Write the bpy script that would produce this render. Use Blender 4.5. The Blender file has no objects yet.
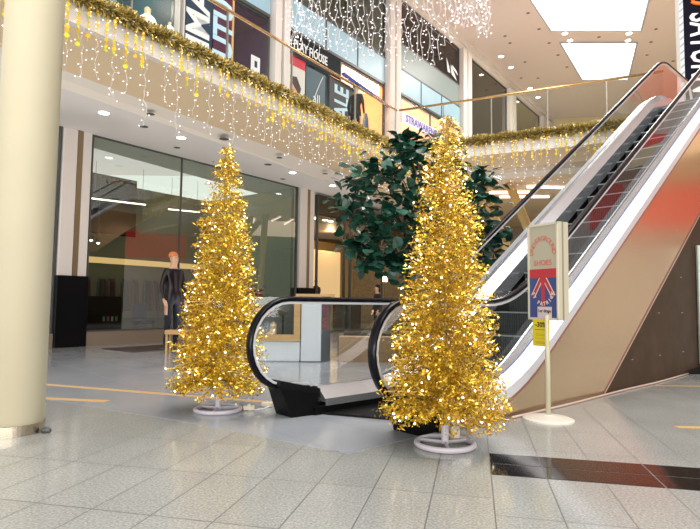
import bpy, bmesh, math, random
from mathutils import Vector, Matrix
random.seed(7)
R = math.radians
C = bpy.context.scene.collection
sc = bpy.context.scene

# ---------------------------------------------------------------- camera, world, light, exposure
FPX, PITCH, ROLL, CH = 549.0, R(3.92), R(0.71), 1.05
cd = bpy.data.cameras.new('camera'); cam = bpy.data.objects.new('camera', cd); C.objects.link(cam)
cd.sensor_width = 36; cd.lens = FPX / 700 * 36; cd.clip_end = 200
cam.matrix_world = Matrix.Translation((0, 0, CH)) @ Matrix.Rotation(R(90) + PITCH, 4, 'X') @ Matrix.Rotation(ROLL, 4, 'Z')
sc.camera = cam
w = bpy.data.worlds.new('world'); sc.world = w; w.use_nodes = True
w.node_tree.nodes['Background'].inputs[0].default_value = (1.0, .985, .96, 1)
w.node_tree.nodes['Background'].inputs[1].default_value = 1.12
sc.view_settings.view_transform = 'Standard'; sc.view_settings.look = 'None'
sc.view_settings.gamma = 1; sc.view_settings.use_curve_mapping = False
sc.view_settings.exposure = 0.24
sc.cycles.max_bounces = 8; sc.cycles.transparent_max_bounces = 24
sc.cycles.sample_clamp_indirect = 6; sc.cycles.caustics_reflective = False; sc.cycles.caustics_refractive = False

def area(name, loc, size, power, col=(1, .97, .93), rot=(0, 0, 0)):
    l = bpy.data.lights.new(name, 'AREA'); l.shape = 'RECTANGLE'; l.size, l.size_y = size; l.energy = power; l.color = col
    o = bpy.data.objects.new(name, l); C.objects.link(o); o.location = loc; o.rotation_euler = rot; return o
area('skylight_daylight', (11.4, 25, 14.5), (4.5, 5), 900)
area('skylight_daylight', (2.5, 7, 14.4), (8, 8), 1300)
area('skylight_daylight', (4, -5, 14.4), (8, 8), 900)
area('rear_fill_light', (0, -11, 1.6), (18, 3), 1100, (1, .95, .88), rot=(R(112), 0, 0))  # unseen fill added behind the camera to brighten the soffits

def lamp(name, loc, power, col=(1, .8, .55), r=.06):
    l = bpy.data.lights.new(name, 'POINT'); l.energy = power; l.color = col; l.shadow_soft_size = r
    o = bpy.data.objects.new(name, l); C.objects.link(o); o.location = loc; return o

def soffit_fill(loc, power, col=(1, .90, .80)):
    l = bpy.data.lights.new('soffit_fill_light', 'SPOT'); l.energy = power; l.color = col; l.shadow_soft_size = .25; l.spot_size = R(155); l.spot_blend = 1
    o = bpy.data.objects.new('soffit_fill_light', l); C.objects.link(o); o.location = loc; o.rotation_euler = (R(180), 0, 0); return o
for p_ in ((-7.4, 8.0, .3), (-5.0, 9.2, .3), (-3.0, 12.0, .3), (-.9, 15.0, .3), (1.0, 17.5, .3), (4.0, 16.5, .3), (7.0, 15.5, .3)): soffit_fill(p_, 115)  # no fixtures here: spots added near the floor to fill the dark soffits
# ---------------------------------------------------------------- helpers
def cray(x, y):
    a = (x - 350) / FPX; b = -(y - 264.5) / FPX
    cr, sr = math.cos(ROLL), math.sin(ROLL)
    X = a * cr - b * sr; Y = a * sr + b * cr
    return Vector((X, math.cos(PITCH) - Y * math.sin(PITCH), math.sin(PITCH) + Y * math.cos(PITCH)))
O = Vector((0, 0, CH))
def atz(x, y, z=0):
    r = cray(x, y); return O + r * ((z - CH) / r.z)
def atd(x, y, d):
    r = cray(x, y); return O + r * (d / r.y)

def frame(org, yaw):          # local x along the yaw direction, local y 90 degrees to its left (away from the camera)
    return Matrix.Translation(org) @ Matrix.Rotation(R(90 - yaw), 4, 'Z')
W0 = Matrix.Identity(4)
FAC = frame((-5.95, 12.34, 0), 37)
BAL = frame((1.31, 15.23, 0), 34.48)
RBL = frame((1.31, 15.23, 0), 115.6)
ESC = frame((2.22, 5.85, 0), 47.7)
def fs(x, y):                 # facade coordinates (s, z) seen at a place of the photograph
    inv = FAC.inverted(); o = inv @ O; d = inv.to_3x3() @ cray(x, y); t = -o.y / d.y
    q = o + d * t; return q.x, q.z

MATS = {}
def mat(name, col, rough=.5, metal=0, noise=0, nscale=20, bump=0, emit=None, estr=0, spec=.5, stretch=None, alpha=1):
    if name in MATS: return MATS[name]
    m = bpy.data.materials.new(name); m.use_nodes = True; MATS[name] = m
    nt = m.node_tree; b = nt.nodes['Principled BSDF']
    b.inputs['Base Color'].default_value = (*col, 1); b.inputs['Roughness'].default_value = rough
    b.inputs['Metallic'].default_value = metal; b.inputs['Specular IOR Level'].default_value = spec
    if noise or bump:
        tc = nt.nodes.new('ShaderNodeTexCoord'); mp = nt.nodes.new('ShaderNodeMapping')
        if stretch: mp.inputs['Scale'].default_value = stretch
        nz = nt.nodes.new('ShaderNodeTexNoise'); nz.inputs['Scale'].default_value = nscale; nz.inputs['Detail'].default_value = 4
        nt.links.new(tc.outputs['Object'], mp.inputs[0]); nt.links.new(mp.outputs[0], nz.inputs['Vector'])
        if noise:
            rp = nt.nodes.new('ShaderNodeValToRGB')
            rp.color_ramp.elements[0].position = .3; rp.color_ramp.elements[1].position = .7
            rp.color_ramp.elements[0].color = (*[c * (1 - noise) for c in col], 1)
            rp.color_ramp.elements[1].color = (*[min(1, c * (1 + noise)) for c in col], 1)
            nt.links.new(nz.outputs[0], rp.inputs[0]); nt.links.new(rp.outputs[0], b.inputs['Base Color'])
        if bump:
            bp = nt.nodes.new('ShaderNodeBump'); bp.inputs['Strength'].default_value = bump; bp.inputs['Distance'].default_value = .02
            nt.links.new(nz.outputs[0], bp.inputs['Height']); nt.links.new(bp.outputs[0], b.inputs['Normal'])
    if emit:
        b.inputs['Emission Color'].default_value = (*emit, 1); b.inputs['Emission Strength'].default_value = estr
    return m
def glass(name, tint=(.9, .95, .93), refl=.06, gain=.7, rough=0.0):
    if name in MATS: return MATS[name]
    m = bpy.data.materials.new(name); m.use_nodes = True; MATS[name] = m
    nt = m.node_tree; nt.nodes.clear()
    o = nt.nodes.new('ShaderNodeOutputMaterial'); mx = nt.nodes.new('ShaderNodeMixShader')
    t = nt.nodes.new('ShaderNodeBsdfTransparent'); t.inputs[0].default_value = (*tint, 1)
    g = nt.nodes.new('ShaderNodeBsdfGlossy'); g.inputs['Roughness'].default_value = rough
    lw = nt.nodes.new('ShaderNodeFresnel'); lw.inputs[0].default_value = 1.5
    ml = nt.nodes.new('ShaderNodeMath'); ml.operation = 'MULTIPLY_ADD'; ml.inputs[1].default_value = gain; ml.inputs[2].default_value = refl
    ml.use_clamp = True
    ge = nt.nodes.new('ShaderNodeNewGeometry'); fr = nt.nodes.new('ShaderNodeMath'); fr.operation = 'SUBTRACT'; fr.inputs[0].default_value = 1
    mu = nt.nodes.new('ShaderNodeMath'); mu.operation = 'MULTIPLY'     # only the outer face mirrors; leaving the pane must not
    nt.links.new(ge.outputs['Backfacing'], fr.inputs[1]); nt.links.new(lw.outputs[0], ml.inputs[0])
    nt.links.new(ml.outputs[0], mu.inputs[0]); nt.links.new(fr.outputs[0], mu.inputs[1]); nt.links.new(mu.outputs[0], mx.inputs[0])
    nt.links.new(t.outputs[0], mx.inputs[1]); nt.links.new(g.outputs[0], mx.inputs[2]); nt.links.new(mx.outputs[0], o.inputs[0])
    return m

class MB:
    def __init__(s): s.v = []; s.f = []; s.m = []
    def add(s, vs, fs_, mi=0):
        n = len(s.v); s.v += [tuple(v) for v in vs]; s.f += [tuple(i + n for i in f) for f in fs_]; s.m += [mi] * len(fs_); return s
    def box(s, a, b, mi=0, M=None):
        x0, y0, z0 = a; x1, y1, z1 = b
        vs = [Vector(p) for p in ((x0, y0, z0), (x1, y0, z0), (x1, y1, z0), (x0, y1, z0), (x0, y0, z1), (x1, y0, z1), (x1, y1, z1), (x0, y1, z1))]
        if M: vs = [M @ v for v in vs]
        return s.add(vs, [(0, 3, 2, 1), (4, 5, 6, 7), (0, 1, 5, 4), (1, 2, 6, 5), (2, 3, 7, 6), (3, 0, 4, 7)], mi)
    def cbox(s, a, b, mi=0, bev=.01):   # box with chamfered vertical and top edges
        x0, y0, z0 = a; x1, y1, z1 = b; c = bev
        P = lambda z, d: [(x0 + d, y0 + c, z), (x0 + c, y0 + d, z), (x1 - c, y0 + d, z), (x1 - d, y0 + c, z), (x1 - d, y1 - c, z), (x1 - c, y1 - d, z), (x0 + c, y1 - d, z), (x0 + d, y1 - c, z)]
        def ring(z, ins):
            return [(x0 + ins, y0 + c + ins, z), (x0 + c + ins, y0 + ins, z), (x1 - c - ins, y0 + ins, z), (x1 - ins, y0 + c + ins, z), (x1 - ins, y1 - c - ins, z), (x1 - c - ins, y1 - ins, z), (x0 + c + ins, y1 - ins, z), (x0 + ins, y1 - c - ins, z)]
        rs = [ring(z0, 0), ring(z1 - c, 0), ring(z1, c * .7)]
        return s.loft(rs, mi)
    def loft(s, rings, mi=0, cap=True, closed=True):
        n = len(rings[0]); vs = [p for r in rings for p in r]; f = []
        for k in range(len(rings) - 1):
            for i in range(n if closed else n - 1):
                j = (i + 1) % n; f.append((k * n + i, k * n + j, (k + 1) * n + j, (k + 1) * n + i))
        if cap: f.append(tuple(range(n - 1, -1, -1))); f.append(tuple((len(rings) - 1) * n + i for i in range(n)))
        return s.add(vs, f, mi)
    def lathe(s, c, prof, n=20, mi=0):
        rs = [[(c[0] + r * math.cos(2 * math.pi * i / n), c[1] + r * math.sin(2 * math.pi * i / n), c[2] + z) for i in range(n)] for r, z in prof]
        return s.loft(rs, mi)
    def tube(s, pts, r, n=6, mi=0, cap=True, flat=None):
        pts = [Vector(p) for p in pts]; rings = []
        for i, p in enumerate(pts):
            d = (pts[min(i + 1, len(pts) - 1)] - pts[max(i - 1, 0)]).normalized()
            up = Vector((0, 0, 1)) if abs(d.z) < .95 else Vector((1, 0, 0))
            if flat: up = Vector(flat)
            a = d.cross(up).normalized(); b = a.cross(d).normalized()
            rr = r[i] if isinstance(r, (list, tuple)) and len(r) == len(pts) and not flat else r
            ra, rb = (rr if flat else (rr, rr))
            rings.append([p + a * ra * math.cos(2 * math.pi * k / n) + b * rb * math.sin(2 * math.pi * k / n) for k in range(n)])
        return s.loft(rings, mi, cap)
    def prism(s, poly, a, b, axis='y', mi=0):   # poly in (x,z) for axis y, in (x,y) for axis z
        if axis == 'y': r0 = [(p[0], a, p[1]) for p in poly]; r1 = [(p[0], b, p[1]) for p in poly]
        else: r0 = [(p[0], p[1], a) for p in poly]; r1 = [(p[0], p[1], b) for p in poly]
        return s.loft([r0, r1], mi)
    def ball(s, c, r, mi=0, n=8, m=6, sc_=(1, 1, 1)):
        prof = [(max(1e-4, math.sin(math.pi * k / m)) * r, -math.cos(math.pi * k / m) * r) for k in range(m + 1)]
        rs = [[(c[0] + q * math.cos(2 * math.pi * i / n) * sc_[0], c[1] + q * math.sin(2 * math.pi * i / n) * sc_[1], c[2] + z * sc_[2]) for i in range(n)] for q, z in prof]
        return s.loft(rs, mi)
    def mesh(s, name, mats, smooth=False):
        me = bpy.data.meshes.new(name); me.from_pydata(s.v, [], s.f)
        for m in (mats if isinstance(mats, (list, tuple)) else [mats]): me.materials.append(m)
        me.polygons.foreach_set('material_index', s.m)
        if smooth: me.polygons.foreach_set('use_smooth', [True] * len(s.f))
        me.update()
        bm = bmesh.new(); bm.from_mesh(me); bmesh.ops.recalc_face_normals(bm, faces=bm.faces); bm.to_mesh(me); bm.free()
        return me
    def build(s, name, mats, parent=None, M=None, smooth=False, raw=False):
        me = s.mesh(name, mats, smooth) if not raw else s.rawmesh(name, mats)
        o = bpy.data.objects.new(name, me); C.objects.link(o)
        if parent: o.parent = parent
        if M is not None: o.matrix_world = M if not parent else o.matrix_world; 
        if M is not None and parent: o.matrix_local = M
        return o
    def rawmesh(s, name, mats):
        me = bpy.data.meshes.new(name); me.from_pydata(s.v, [], s.f)
        for m in (mats if isinstance(mats, (list, tuple)) else [mats]): me.materials.append(m)
        me.polygons.foreach_set('material_index', s.m); me.update(); return me

def tag(o, label=None, cat=None, group=None, kind=None):
    if label: o['label'] = label
    if cat: o['category'] = cat
    if group: o['group'] = group
    if kind: o['kind'] = kind
    return o
def empty(name, M, label, cat, group=None):
    o = bpy.data.objects.new(name, None); C.objects.link(o); o.empty_display_size = .1
    o.matrix_world = M if isinstance(M, Matrix) else Matrix.Translation(M)
    return tag(o, label, cat, group)
def struct(o): o['kind'] = 'structure'; return o
def copy_tree(o, parent=None):
    c = o.copy(); C.objects.link(c); c.parent = parent
    for ch in list(o.children): copy_tree(ch, c)
    return c
def text_geo(txt, size, extrude=.004, align='CENTER', bold=0):
    cu = bpy.data.curves.new('lettering', 'FONT'); cu.body = txt; cu.size = size; cu.extrude = extrude; cu.align_x = align; cu.align_y = 'CENTER'; cu.offset = bold
    cu.resolution_u = 2
    o = bpy.data.objects.new('lettering', cu); C.objects.link(o)
    dg = bpy.context.evaluated_depsgraph_get(); me = o.evaluated_get(dg).to_mesh()
    vs = [v.co.copy() for v in me.vertices]; f = [tuple(p.vertices) for p in me.polygons]
    o.evaluated_get(dg).to_mesh_clear(); C.objects.unlink(o); bpy.data.objects.remove(o); bpy.data.curves.remove(cu)
    return vs, f
def text(mb, txt, size, M, mi=0, extrude=.004, align='CENTER', bold=0):
    vs, f = text_geo(txt, size, extrude, align, bold); mb.add([M @ v for v in vs], f, mi)

# upright text facing local -y: text x -> x, text y -> z
UP = Matrix.Rotation(R(90), 4, 'X')

# ---------------------------------------------------------------- materials
M_floor = bpy.data.materials.new('granite_tiles'); M_floor.use_nodes = True
def floor_mat(m, ca, cb, rough, yaw, tw, tl, offx, offy, joint, shift=0, speck=.35):
    nt = m.node_tree; b = nt.nodes['Principled BSDF']; L = nt.links.new; N = nt.nodes.new
    tc = N('ShaderNodeTexCoord'); mp = N('ShaderNodeMapping'); mp.vector_type = 'POINT'
    mp.inputs['Rotation'].default_value = (0, 0, R(yaw)); L(tc.outputs['Object'], mp.inputs[0])
    sx = N('ShaderNodeSeparateXYZ'); L(mp.outputs[0], sx.inputs[0])
    def math_(op, a, b_=None, c=None):
        n = N('ShaderNodeMath'); n.operation = op
        for i, v in enumerate((a, b_, c)):
            if v is None: continue
            if isinstance(v, (int, float)): n.inputs[i].default_value = v
            else: L(v, n.inputs[i])
        return n.outputs[0]
    def line(co, size, off, wd):
        u = math_('MULTIPLY_ADD', co, 1 / size, -off / size)
        fr = math_('FRACT', u); d = math_('ABSOLUTE', math_('SUBTRACT', fr, .5))
        return math_('GREATER_THAN', d, .5 - wd / size), math_('FLOOR', u)
    yco = sx.outputs[1]
    if shift: yco = math_('MULTIPLY_ADD', math_('LESS_THAN', sx.outputs[0], offx), -shift, sx.outputs[1])
    l1, i1 = line(sx.outputs[0], tw, offx, .0030); l2, i2 = line(yco, tl, offy, .0035)
    ln = math_('MAXIMUM', l1, l2)
    cb_ = N('ShaderNodeCombineXYZ'); L(i1, cb_.inputs[0]); L(i2, cb_.inputs[1])
    wn = N('ShaderNodeTexWhiteNoise'); L(cb_.outputs[0], wn.inputs[0])
    nz = N('ShaderNodeTexNoise'); nz.inputs['Scale'].default_value = 75; nz.inputs['Detail'].default_value = 3; L(mp.outputs[0], nz.inputs['Vector'])
    nb = N('ShaderNodeTexNoise'); nb.inputs['Scale'].default_value = 1.1; nb.inputs['Detail'].default_value = 4; L(mp.outputs[0], nb.inputs['Vector'])
    f = math_('ADD', math_('MULTIPLY', math_('SUBTRACT', nz.outputs[0], .5), 4 * speck), math_('ADD', math_('MULTIPLY', wn.outputs[0], .12), math_('MULTIPLY', nb.outputs[0], .7)))
    mx = N('ShaderNodeMixRGB'); L(f, mx.inputs[0]); mx.use_clamp = True
    mx.inputs[1].default_value = (*ca, 1); mx.inputs[2].default_value = (*cb, 1)
    m2 = N('ShaderNodeMixRGB'); L(ln, m2.inputs[0]); L(mx.outputs[0], m2.inputs[1]); m2.inputs[2].default_value = (*joint, 1)
    L(m2.outputs[0], b.inputs['Base Color'])
    rr = math_('MULTIPLY_ADD', nb.outputs[0], .14, rough - .07); rr = math_('MULTIPLY_ADD', ln, .4, rr); L(rr, b.inputs['Roughness'])
    b.inputs['Specular IOR Level'].default_value = .6
floor_mat(M_floor, (.27, .285, .275), (.49, .505, .485), .14, 12.7, .3285, .67, .102, 3.576, (.10, .10, .10), shift=.244, speck=.6)
M_floor2 = bpy.data.materials.new('polished_grey_tiles'); M_floor2.use_nodes = True
floor_mat(M_floor2, (.30, .33, .37), (.46, .49, .53), .14, -42.3 + 90, .6, .6, .1, .2, (.13, .14, .15), speck=.18)

M_black = mat('black_plastic', (.004, .004, .005), .40, spec=.15)
M_blackgloss = mat('black_polished_stone', (.012, .010, .010), .08)
M_rubber = mat('black_rubber', (.003, .003, .007), .16, spec=.22)
M_gold_l = mat('gold_tinsel', (1.0, .74, .09), .30, .9)
M_gold_d = mat('dark_gold_tinsel', (.62, .38, .03), .35, .9)
M_gold_p = mat('pale_gold_tinsel', (1.0, .82, .24), .22, .9)
M_gold_g = mat('glitter_gold', (.90, .58, .04), .5, .1)
M_bulb = mat('fairy_bulb', (1, .9, .8), .3, emit=(1, .84, .62), estr=5)
M_bulbw = mat('white_bulb', (1, .9, .95), .3, emit=(1, .86, .92), estr=2.2)
M_bulbo = mat('amber_bulb', (1, .7, .3), .3, emit=(1, .62, .28), estr=5)
M_wirew = mat('white_wire', (.85, .83, .82), .4)
M_white = mat('white_paint', (.80, .78, .76), .45)
M_silver = mat('brushed_steel', (.84, .85, .90), .35, .35)
M_blue = mat('blue_seam', (.05, .14, .38), .4)
M_clad = mat('champagne_metal_panel', (.82, .61, .40), .24, .88, bump=.35, nscale=1.1)
M_brown = mat('brown_metal_panel', (.085, .052, .034), .55, .0, noise=.15, nscale=3, spec=.12)
M_gap = mat('panel_joint', (.30, .12, .10), .5)
M_step = mat('ridged_step', (.012, .017, .020), .4, .2, spec=.3)
M_stepr = mat('step_riser', (.035, .045, .052), .35, .2, spec=.3)
M_brass = mat('brass_rail', (.72, .50, .24), .22, .9)
M_cream = mat('cream_column', (.95, .86, .63), .34, noise=.02, nscale=2)
M_chrome = mat('satin_metal_band', (.55, .48, .38), .22, 1)
M_ceil = mat('atrium_ceiling', (.80, .72, .72), .8)
M_soff = mat('soffit_grey', (.90, .88, .87), .8)
M_tan = mat('tan_soffit', (.88, .70, .47), .7)
M_facia = mat('white_fascia', (.85, .82, .80), .6)
M_facia2 = mat('cream_fascia', (.92, .86, .78), .6)
M_post = mat('white_post', (.80, .74, .70), .5)
M_frame = mat('dark_frame', (.10, .11, .11), .4, .3)
M_wood = mat('oak_trim', (.55, .34, .13), .45, noise=.15, nscale=6, stretch=(1, 8, 8))
M_leaf = mat('fig_leaf', (.012, .065, .038), .28, noise=.35, nscale=5)
M_leaf2 = mat('fig_leaf_light', (.04, .125, .088), .26, noise=.3, nscale=5)
M_bark = mat('bark', (.17, .11, .07), .8, noise=.3, nscale=12)
M_glass_rail = glass('rail_glass', (.96, .98, .97), .02, .8)
M_glass_esc = glass('balustrade_glass', (.95, .97, .97), .03, 1.0)
M_glass_up = glass('upper_shop_glass', (.95, .97, .97), .02, .8)
M_glass_shop = glass('tinted_shop_glass', (.80, .86, .82), .12, 1.2)
M_glass_door = glass('clear_shop_glass', (.92, .92, .88), .02, .5)
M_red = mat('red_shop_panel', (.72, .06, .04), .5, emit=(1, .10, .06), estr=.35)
M_lamp = mat('lamp_lens', (1, 1, 1), .3, emit=(1, .93, .90), estr=7)
M_strip = mat('pink_white_tube', (1, 1, 1), .3, emit=(1, .82, .74), estr=3.5)
M_sky = mat('skylight_pane', (1, 1, 1), .3, emit=(.95, 1, 1), estr=1.6)
M_dark = mat('dark_interior', (.03, .03, .035), .6)

# ---------------------------------------------------------------- the setting
b = MB(); b.prism([(-30, -14), (30, -14), (30, 45), (-30, 45)], -.3, 0, 'z'); struct(b.build('floor', M_floor))
def el(x, y, z=0): v = ESC @ Vector((x, y, z)); return (v.x, v.y)
b = MB()
poly = [el(-2.96, .05), el(-3.34, 1.56), el(-4.3, 4.5), (-8.0, 9.2), (-9, 14), el(4.2, 20), el(12, 12), el(12, .05)]
b.prism(poly, .0, .002, 'z'); struct(b.build('floor.001', M_floor2))
# black polished strip let into the floor, with its fine joints
TF = Matrix.Rotation(R(-12.7), 4, 'Z')
b = MB(); x = .102
while x < 9:
    for (t0, t1) in ((3.578, 3.812), (3.824, 4.062)): b.box((x + .004, t0, 0), (x + (.324 if x < .3 else .65), t1, .0025), M=TF)
    x += .3285 if x < .3 else .657
struct(b.build('trim_1', M_blackgloss))

# atrium ceiling with openings for the two skylights
Z_C = 14.75
sky1 = [atz(x, y, Z_C) for x, y in ((527, -6), (551, 30), (641, 30), (650, -6))]
sky2 = [atz(x, y, Z_C) for x, y in ((560, 42), (582, 79), (628, 79), (637, 42))]
b = MB(); b.prism([(-40, -14), (40, -14), (40, 60), (-40, 60)], Z_C, Z_C + .2, 'z'); struct(b.build('ceiling', M_ceil))
for k, q in enumerate((sky1, sky2)):
    if k == 0:   # the first one runs on over the camera's head
        d = (q[1] - q[0]).normalized(); q[0] = q[0] - d * 3; d2 = (q[2] - q[3]).normalized(); q[3] = q[3] - d2 * 3
    b = MB(); b.prism([(p.x, p.y) for p in q], Z_C - .05, Z_C - .01, 'z'); o = struct(b.build('window_%d' % (k + 1), M_sky))
    c = sum(q, Vector()) / 4
    b = MB()
    for i in range(4):
        p, r_ = q[i], q[(i + 1) % 4]; b.tube([(p.x, p.y, Z_C - .04), (r_.x, r_.y, Z_C - .04)], .05, 4)
    b.build('window_frame', mat('skylight_rim', (.45, .50, .60), .4), o)

# gallery slabs: left wing and right wing of the upper floor
def slab_pts(M, pts): return [((M @ Vector((x, y, 0))).x, (M @ Vector((x, y, 0))).y) for x, y in pts]
b = MB()
b.prism(slab_pts(BAL, [(-14, .02), (0, .02), (14, .02), (14, 7), (-14, 4.7)]), 4.95, 5.45, 'z'); struct(b.build('floor.002', M_soff))
b = MB(); b.box((-14, -.06, 4.93), (0.02, .06, 5.42)); struct(b.build('trim_2', M_facia, M=BAL))
b = MB(); b.box((-14, .06, 4.925), (8, 1.9, 4.95)); struct(b.build('trim_3', M_tan, M=BAL))
b = MB(); b.loft([[(-14, 1.45, 4.93), (-14, 1.75, 4.78), (-14, 1.95, 4.93)], [(0, 1.95, 4.93), (0, 2.6, 4.78), (0, 2.8, 4.93)]]); struct(b.build('trim_4', M_facia2, M=BAL))
b = MB(); b.add([(-14, 1.72, 4.80), (0, 2.55, 4.80), (14, 3.3, 4.80), (14, 7, 4.80), (-14, 4.7, 4.80), (-14, 1.72, 4.93), (0, 2.55, 4.93), (14, 3.3, 4.93), (14, 7, 4.93), (-14, 4.7, 4.93)],
   [(0, 1, 2, 3, 4), (5, 6, 7, 8, 9), (0, 1, 6, 5), (1, 2, 7, 6), (2, 3, 8, 7), (3, 4, 9, 8), (4, 0, 5, 9)]); struct(b.build('ceiling.001', M_soff, M=BAL))
b = MB(); b.prism([(0.05, .02), (6.55, .02), (6.55, .8), (14, .8), (14, 26), (0.05, 26)], 4.96, 5.44, 'z'); struct(b.build('floor.003', M_tan, M=RBL))
b = MB(); b.box((0, -.06, 4.93), (6.5, .06, 5.42)); struct(b.build('trim_5', M_facia, M=RBL))
b = MB(); b.box((0.1, .06, 4.92), (6.5, 1.6, 4.955)); struct(b.build('trim_6', M_tan, M=RBL))
b = MB(); b.box((0.1, 1.6, 4.78), (6.5, 2.3, 4.955)); struct(b.build('trim_7', M_facia2, M=RBL))
b = MB(); b.box((-3, 2.3, 4.83), (16, 24, 4.955)); struct(b.build('ceiling.002', M_tan, M=RBL))

# end walls: far below the gallery, far above it, and the side of the red shop
b = MB(); b.box((-9, 13.2, 0), (22, 13.4, 4.95)); struct(b.build('wall_back', mat('grey_stone_wall', (.42, .36, .28), .7, noise=.25, nscale=9), M=RBL))
b = MB(); p = FAC @ Vector((34.5, 0, 0)); q = p + Vector((22, -4.5, 0)); b.add([(p.x - 1, p.y, 5.4), (q.x, q.y, 5.4), (q.x, q.y, Z_C), (p.x - 1, p.y, Z_C), (p.x - 1, p.y + .3, 5.4), (q.x, q.y + .3, 5.4), (q.x, q.y + .3, Z_C), (p.x - 1, p.y + .3, Z_C)],
   [(0, 1, 2, 3), (4, 5, 6, 7), (0, 1, 5, 4), (1, 2, 6, 5), (2, 3, 7, 6), (3, 0, 4, 7)]); struct(b.build('wall_back.001', mat('yellow_cream_wall', (.72, .62, .36), .6)))
b = MB(); b.box((24, -8, 0), (24.3, 40, 14.7)); struct(b.build('wall_right', mat('sage_wall', (.26, .29, .25), .7)))

# ---- lower shop front along the facade
def fbox(mb, s0, s1, z0, z1, y0=-.04, y1=.04, mi=0): return mb.box((s0, y0, z0), (s1, y1, z1), mi)
# back walls / partitions
b = MB(); b.box((-6, 4.6, 0), (7.0, 4.8, 4.8)); struct(b.build('wall_left', mat('shop_wall_olive', (.20, .21, .16), .7), M=FAC))
b = MB(); b.box((6.95, .25, 0), (7.1, 4.6, 4.8)); struct(b.build('wall_left.001', mat('shop_wall_grey', (.44, .48, .42), .7), M=FAC))
b = MB(); b.box((7.2, 6.0, 0), (34, 6.2, 4.8)); struct(b.build('wall_left.002', mat('shop_wall_gold', (.80, .55, .25), .6), M=FAC))
b = MB(); b.box((7.1, .3, 4.2), (9.9, .5, 4.85)); b.box((7.1, .5, 4.15), (24, 6.0, 4.25)); struct(b.build('ceiling.003', mat('dark_shop_ceiling', (.10, .07, .05), .6), M=FAC))
# glazing
def window(n, M, x0, x1, z0, z1, gm, fm, th=.05, muls=(), y=0.0, rails=()):
    b = MB(); b.box((x0, y - .01, z0), (x1, y + .01, z1)); o = struct(b.build('window_%d' % n, gm, M=M))
    f = MB()
    f.box((x0 - th, y - .05, z0 - th), (x0, y + .05, z1 + th)); f.box((x1, y - .05, z0 - th), (x1 + th, y + .05, z1 + th))
    f.box((x0, y - .05, z0 - th), (x1, y + .05, z0)); f.box((x0, y - .05, z1), (x1, y + .05, z1 + th))
    for m in muls: f.box((m - th / 2, y - .03, z0), (m + th / 2, y + .03, z1))
    for r_ in rails: f.box((x0, y - .03, r_ - th / 2), (x1, y + .03, r_ + th / 2))
    fr = f.build('window_frame', fm, o); return o
window(3, FAC, .04, 6.92, .34, 4.78, M_glass_shop, M_frame, .03, muls=(2.45,))
window(4, FAC, -3.4, -.72, .34, 4.78, M_glass_shop, M_frame, .05)
window(5, FAC, 8.0, 9.5, .05, 4.7, M_glass_door, M_frame, .04)
window(6, FAC, 9.9, 14.5, .05, 4.7, M_glass_door, M_frame, .05, muls=(12.0,))
b = MB(); b.box((.02, -.12, 0), (6.98, .30, .31)); b.box((-3.5, -.12, 0), (-.7, .3, .30)); struct(b.build('baseboard_left', mat('taupe_plinth', (.26, .20, .15), .4), M=FAC))
# double posts with black bases
def post(n, s0, s1, s2, s3, hb):
    b = MB(); b.cbox((s0, -.10, hb), (s1, .22, 4.80), 0, .02); b.cbox((s2, -.10, hb), (s3, .22, 4.80), 0, .02)
    b.box((s1, -.1, hb), (s2, .05, 4.80), 1)
    o = struct(b.build('trim_%d' % n, [M_post, mat('bronze_infill', (.30, .22, .13), .3, .4)], M=FAC))
    b = MB(); b.cbox((s0 - .03, -.16, 0), (s3 + .03, .26, hb), 0, .015); b.build('baseboard_left', M_black, o)
post(8, -.66, -.34, -.23, -.02, 1.55)
post(9, 7.02, 7.38, 7.50, 7.74, 1.5)
# entrance mat
b = MB(); b.cbox((-.1, -2.2, .002), (3.6, -1.0, .012), 0, .004); tag(b.build('entrance_mat', mat('mat_brown', (.07, .045, .04), .9, noise=.3, nscale=80), M=FAC), 'dark brown doormat on the floor in front of the big green-tinted shop window', 'doormat')

# ---- upper shop fronts (from the gallery floor up to the atrium ceiling)
M_bluewin = mat('pale_blue_panel', (.36, .58, .72), .35, noise=.05, nscale=1.2)
M_greywin = mat('grey_teal_panel', (.25, .32, .32), .35)
ups = [(-8, -4.1, 'a'), (-4.0, 2.0, 'a'), (2.25, 5.45, 'b'), (6.30, 12.0, 'c'), (13.0, 18.9, 'd'), (20.1, 25.4, 'e'), (26.6, 31.5, 'f')]
n = 10
for s0, s1, k in ups:
    if k in 'abcd':
        window(n, FAC, s0, s1, 5.5, 9.85, M_glass_up, M_frame, .05, muls=((s0 + s1) / 2,) if k != 'b' else ()); n += 1
        b = MB(); b.box((s0, -.08, 10.0), (s1, .02, 11.02)); b.box((s0, -.1, 9.9), (s1, .05, 10.0), 1); b.box((s0, -.1, 11.02), (s1, .05, 11.08), 1)
        for q in range(1, 3): b.box((s0 + (s1 - s0) * q / 3 - .03, -.1, 10.0), (s0 + (s1 - s0) * q / 3 + .03, 0, 11.02), 1)
        struct(b.build('trim_%d' % n, [M_bluewin, M_frame], M=FAC))
        if k == 'd':
            b = MB(); b.box((s0, -.03, 11.1), (s1, .02, 12.2)); b.build('panel', M_greywin, bpy.data.objects['trim_%d' % n]).name = 'lower_panel'
        window(n, FAC, s0, s1, 11.2 if k != 'd' else 12.25, 14.1, M_glass_up, M_frame, .05, muls=()); n += 1
    else:
        window(n, FAC, s0, s1, 5.5, 14.1, M_glass_shop, M_frame, .10, rails=(9.9,) if k == 'e' else (9.5,)); n += 1
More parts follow.
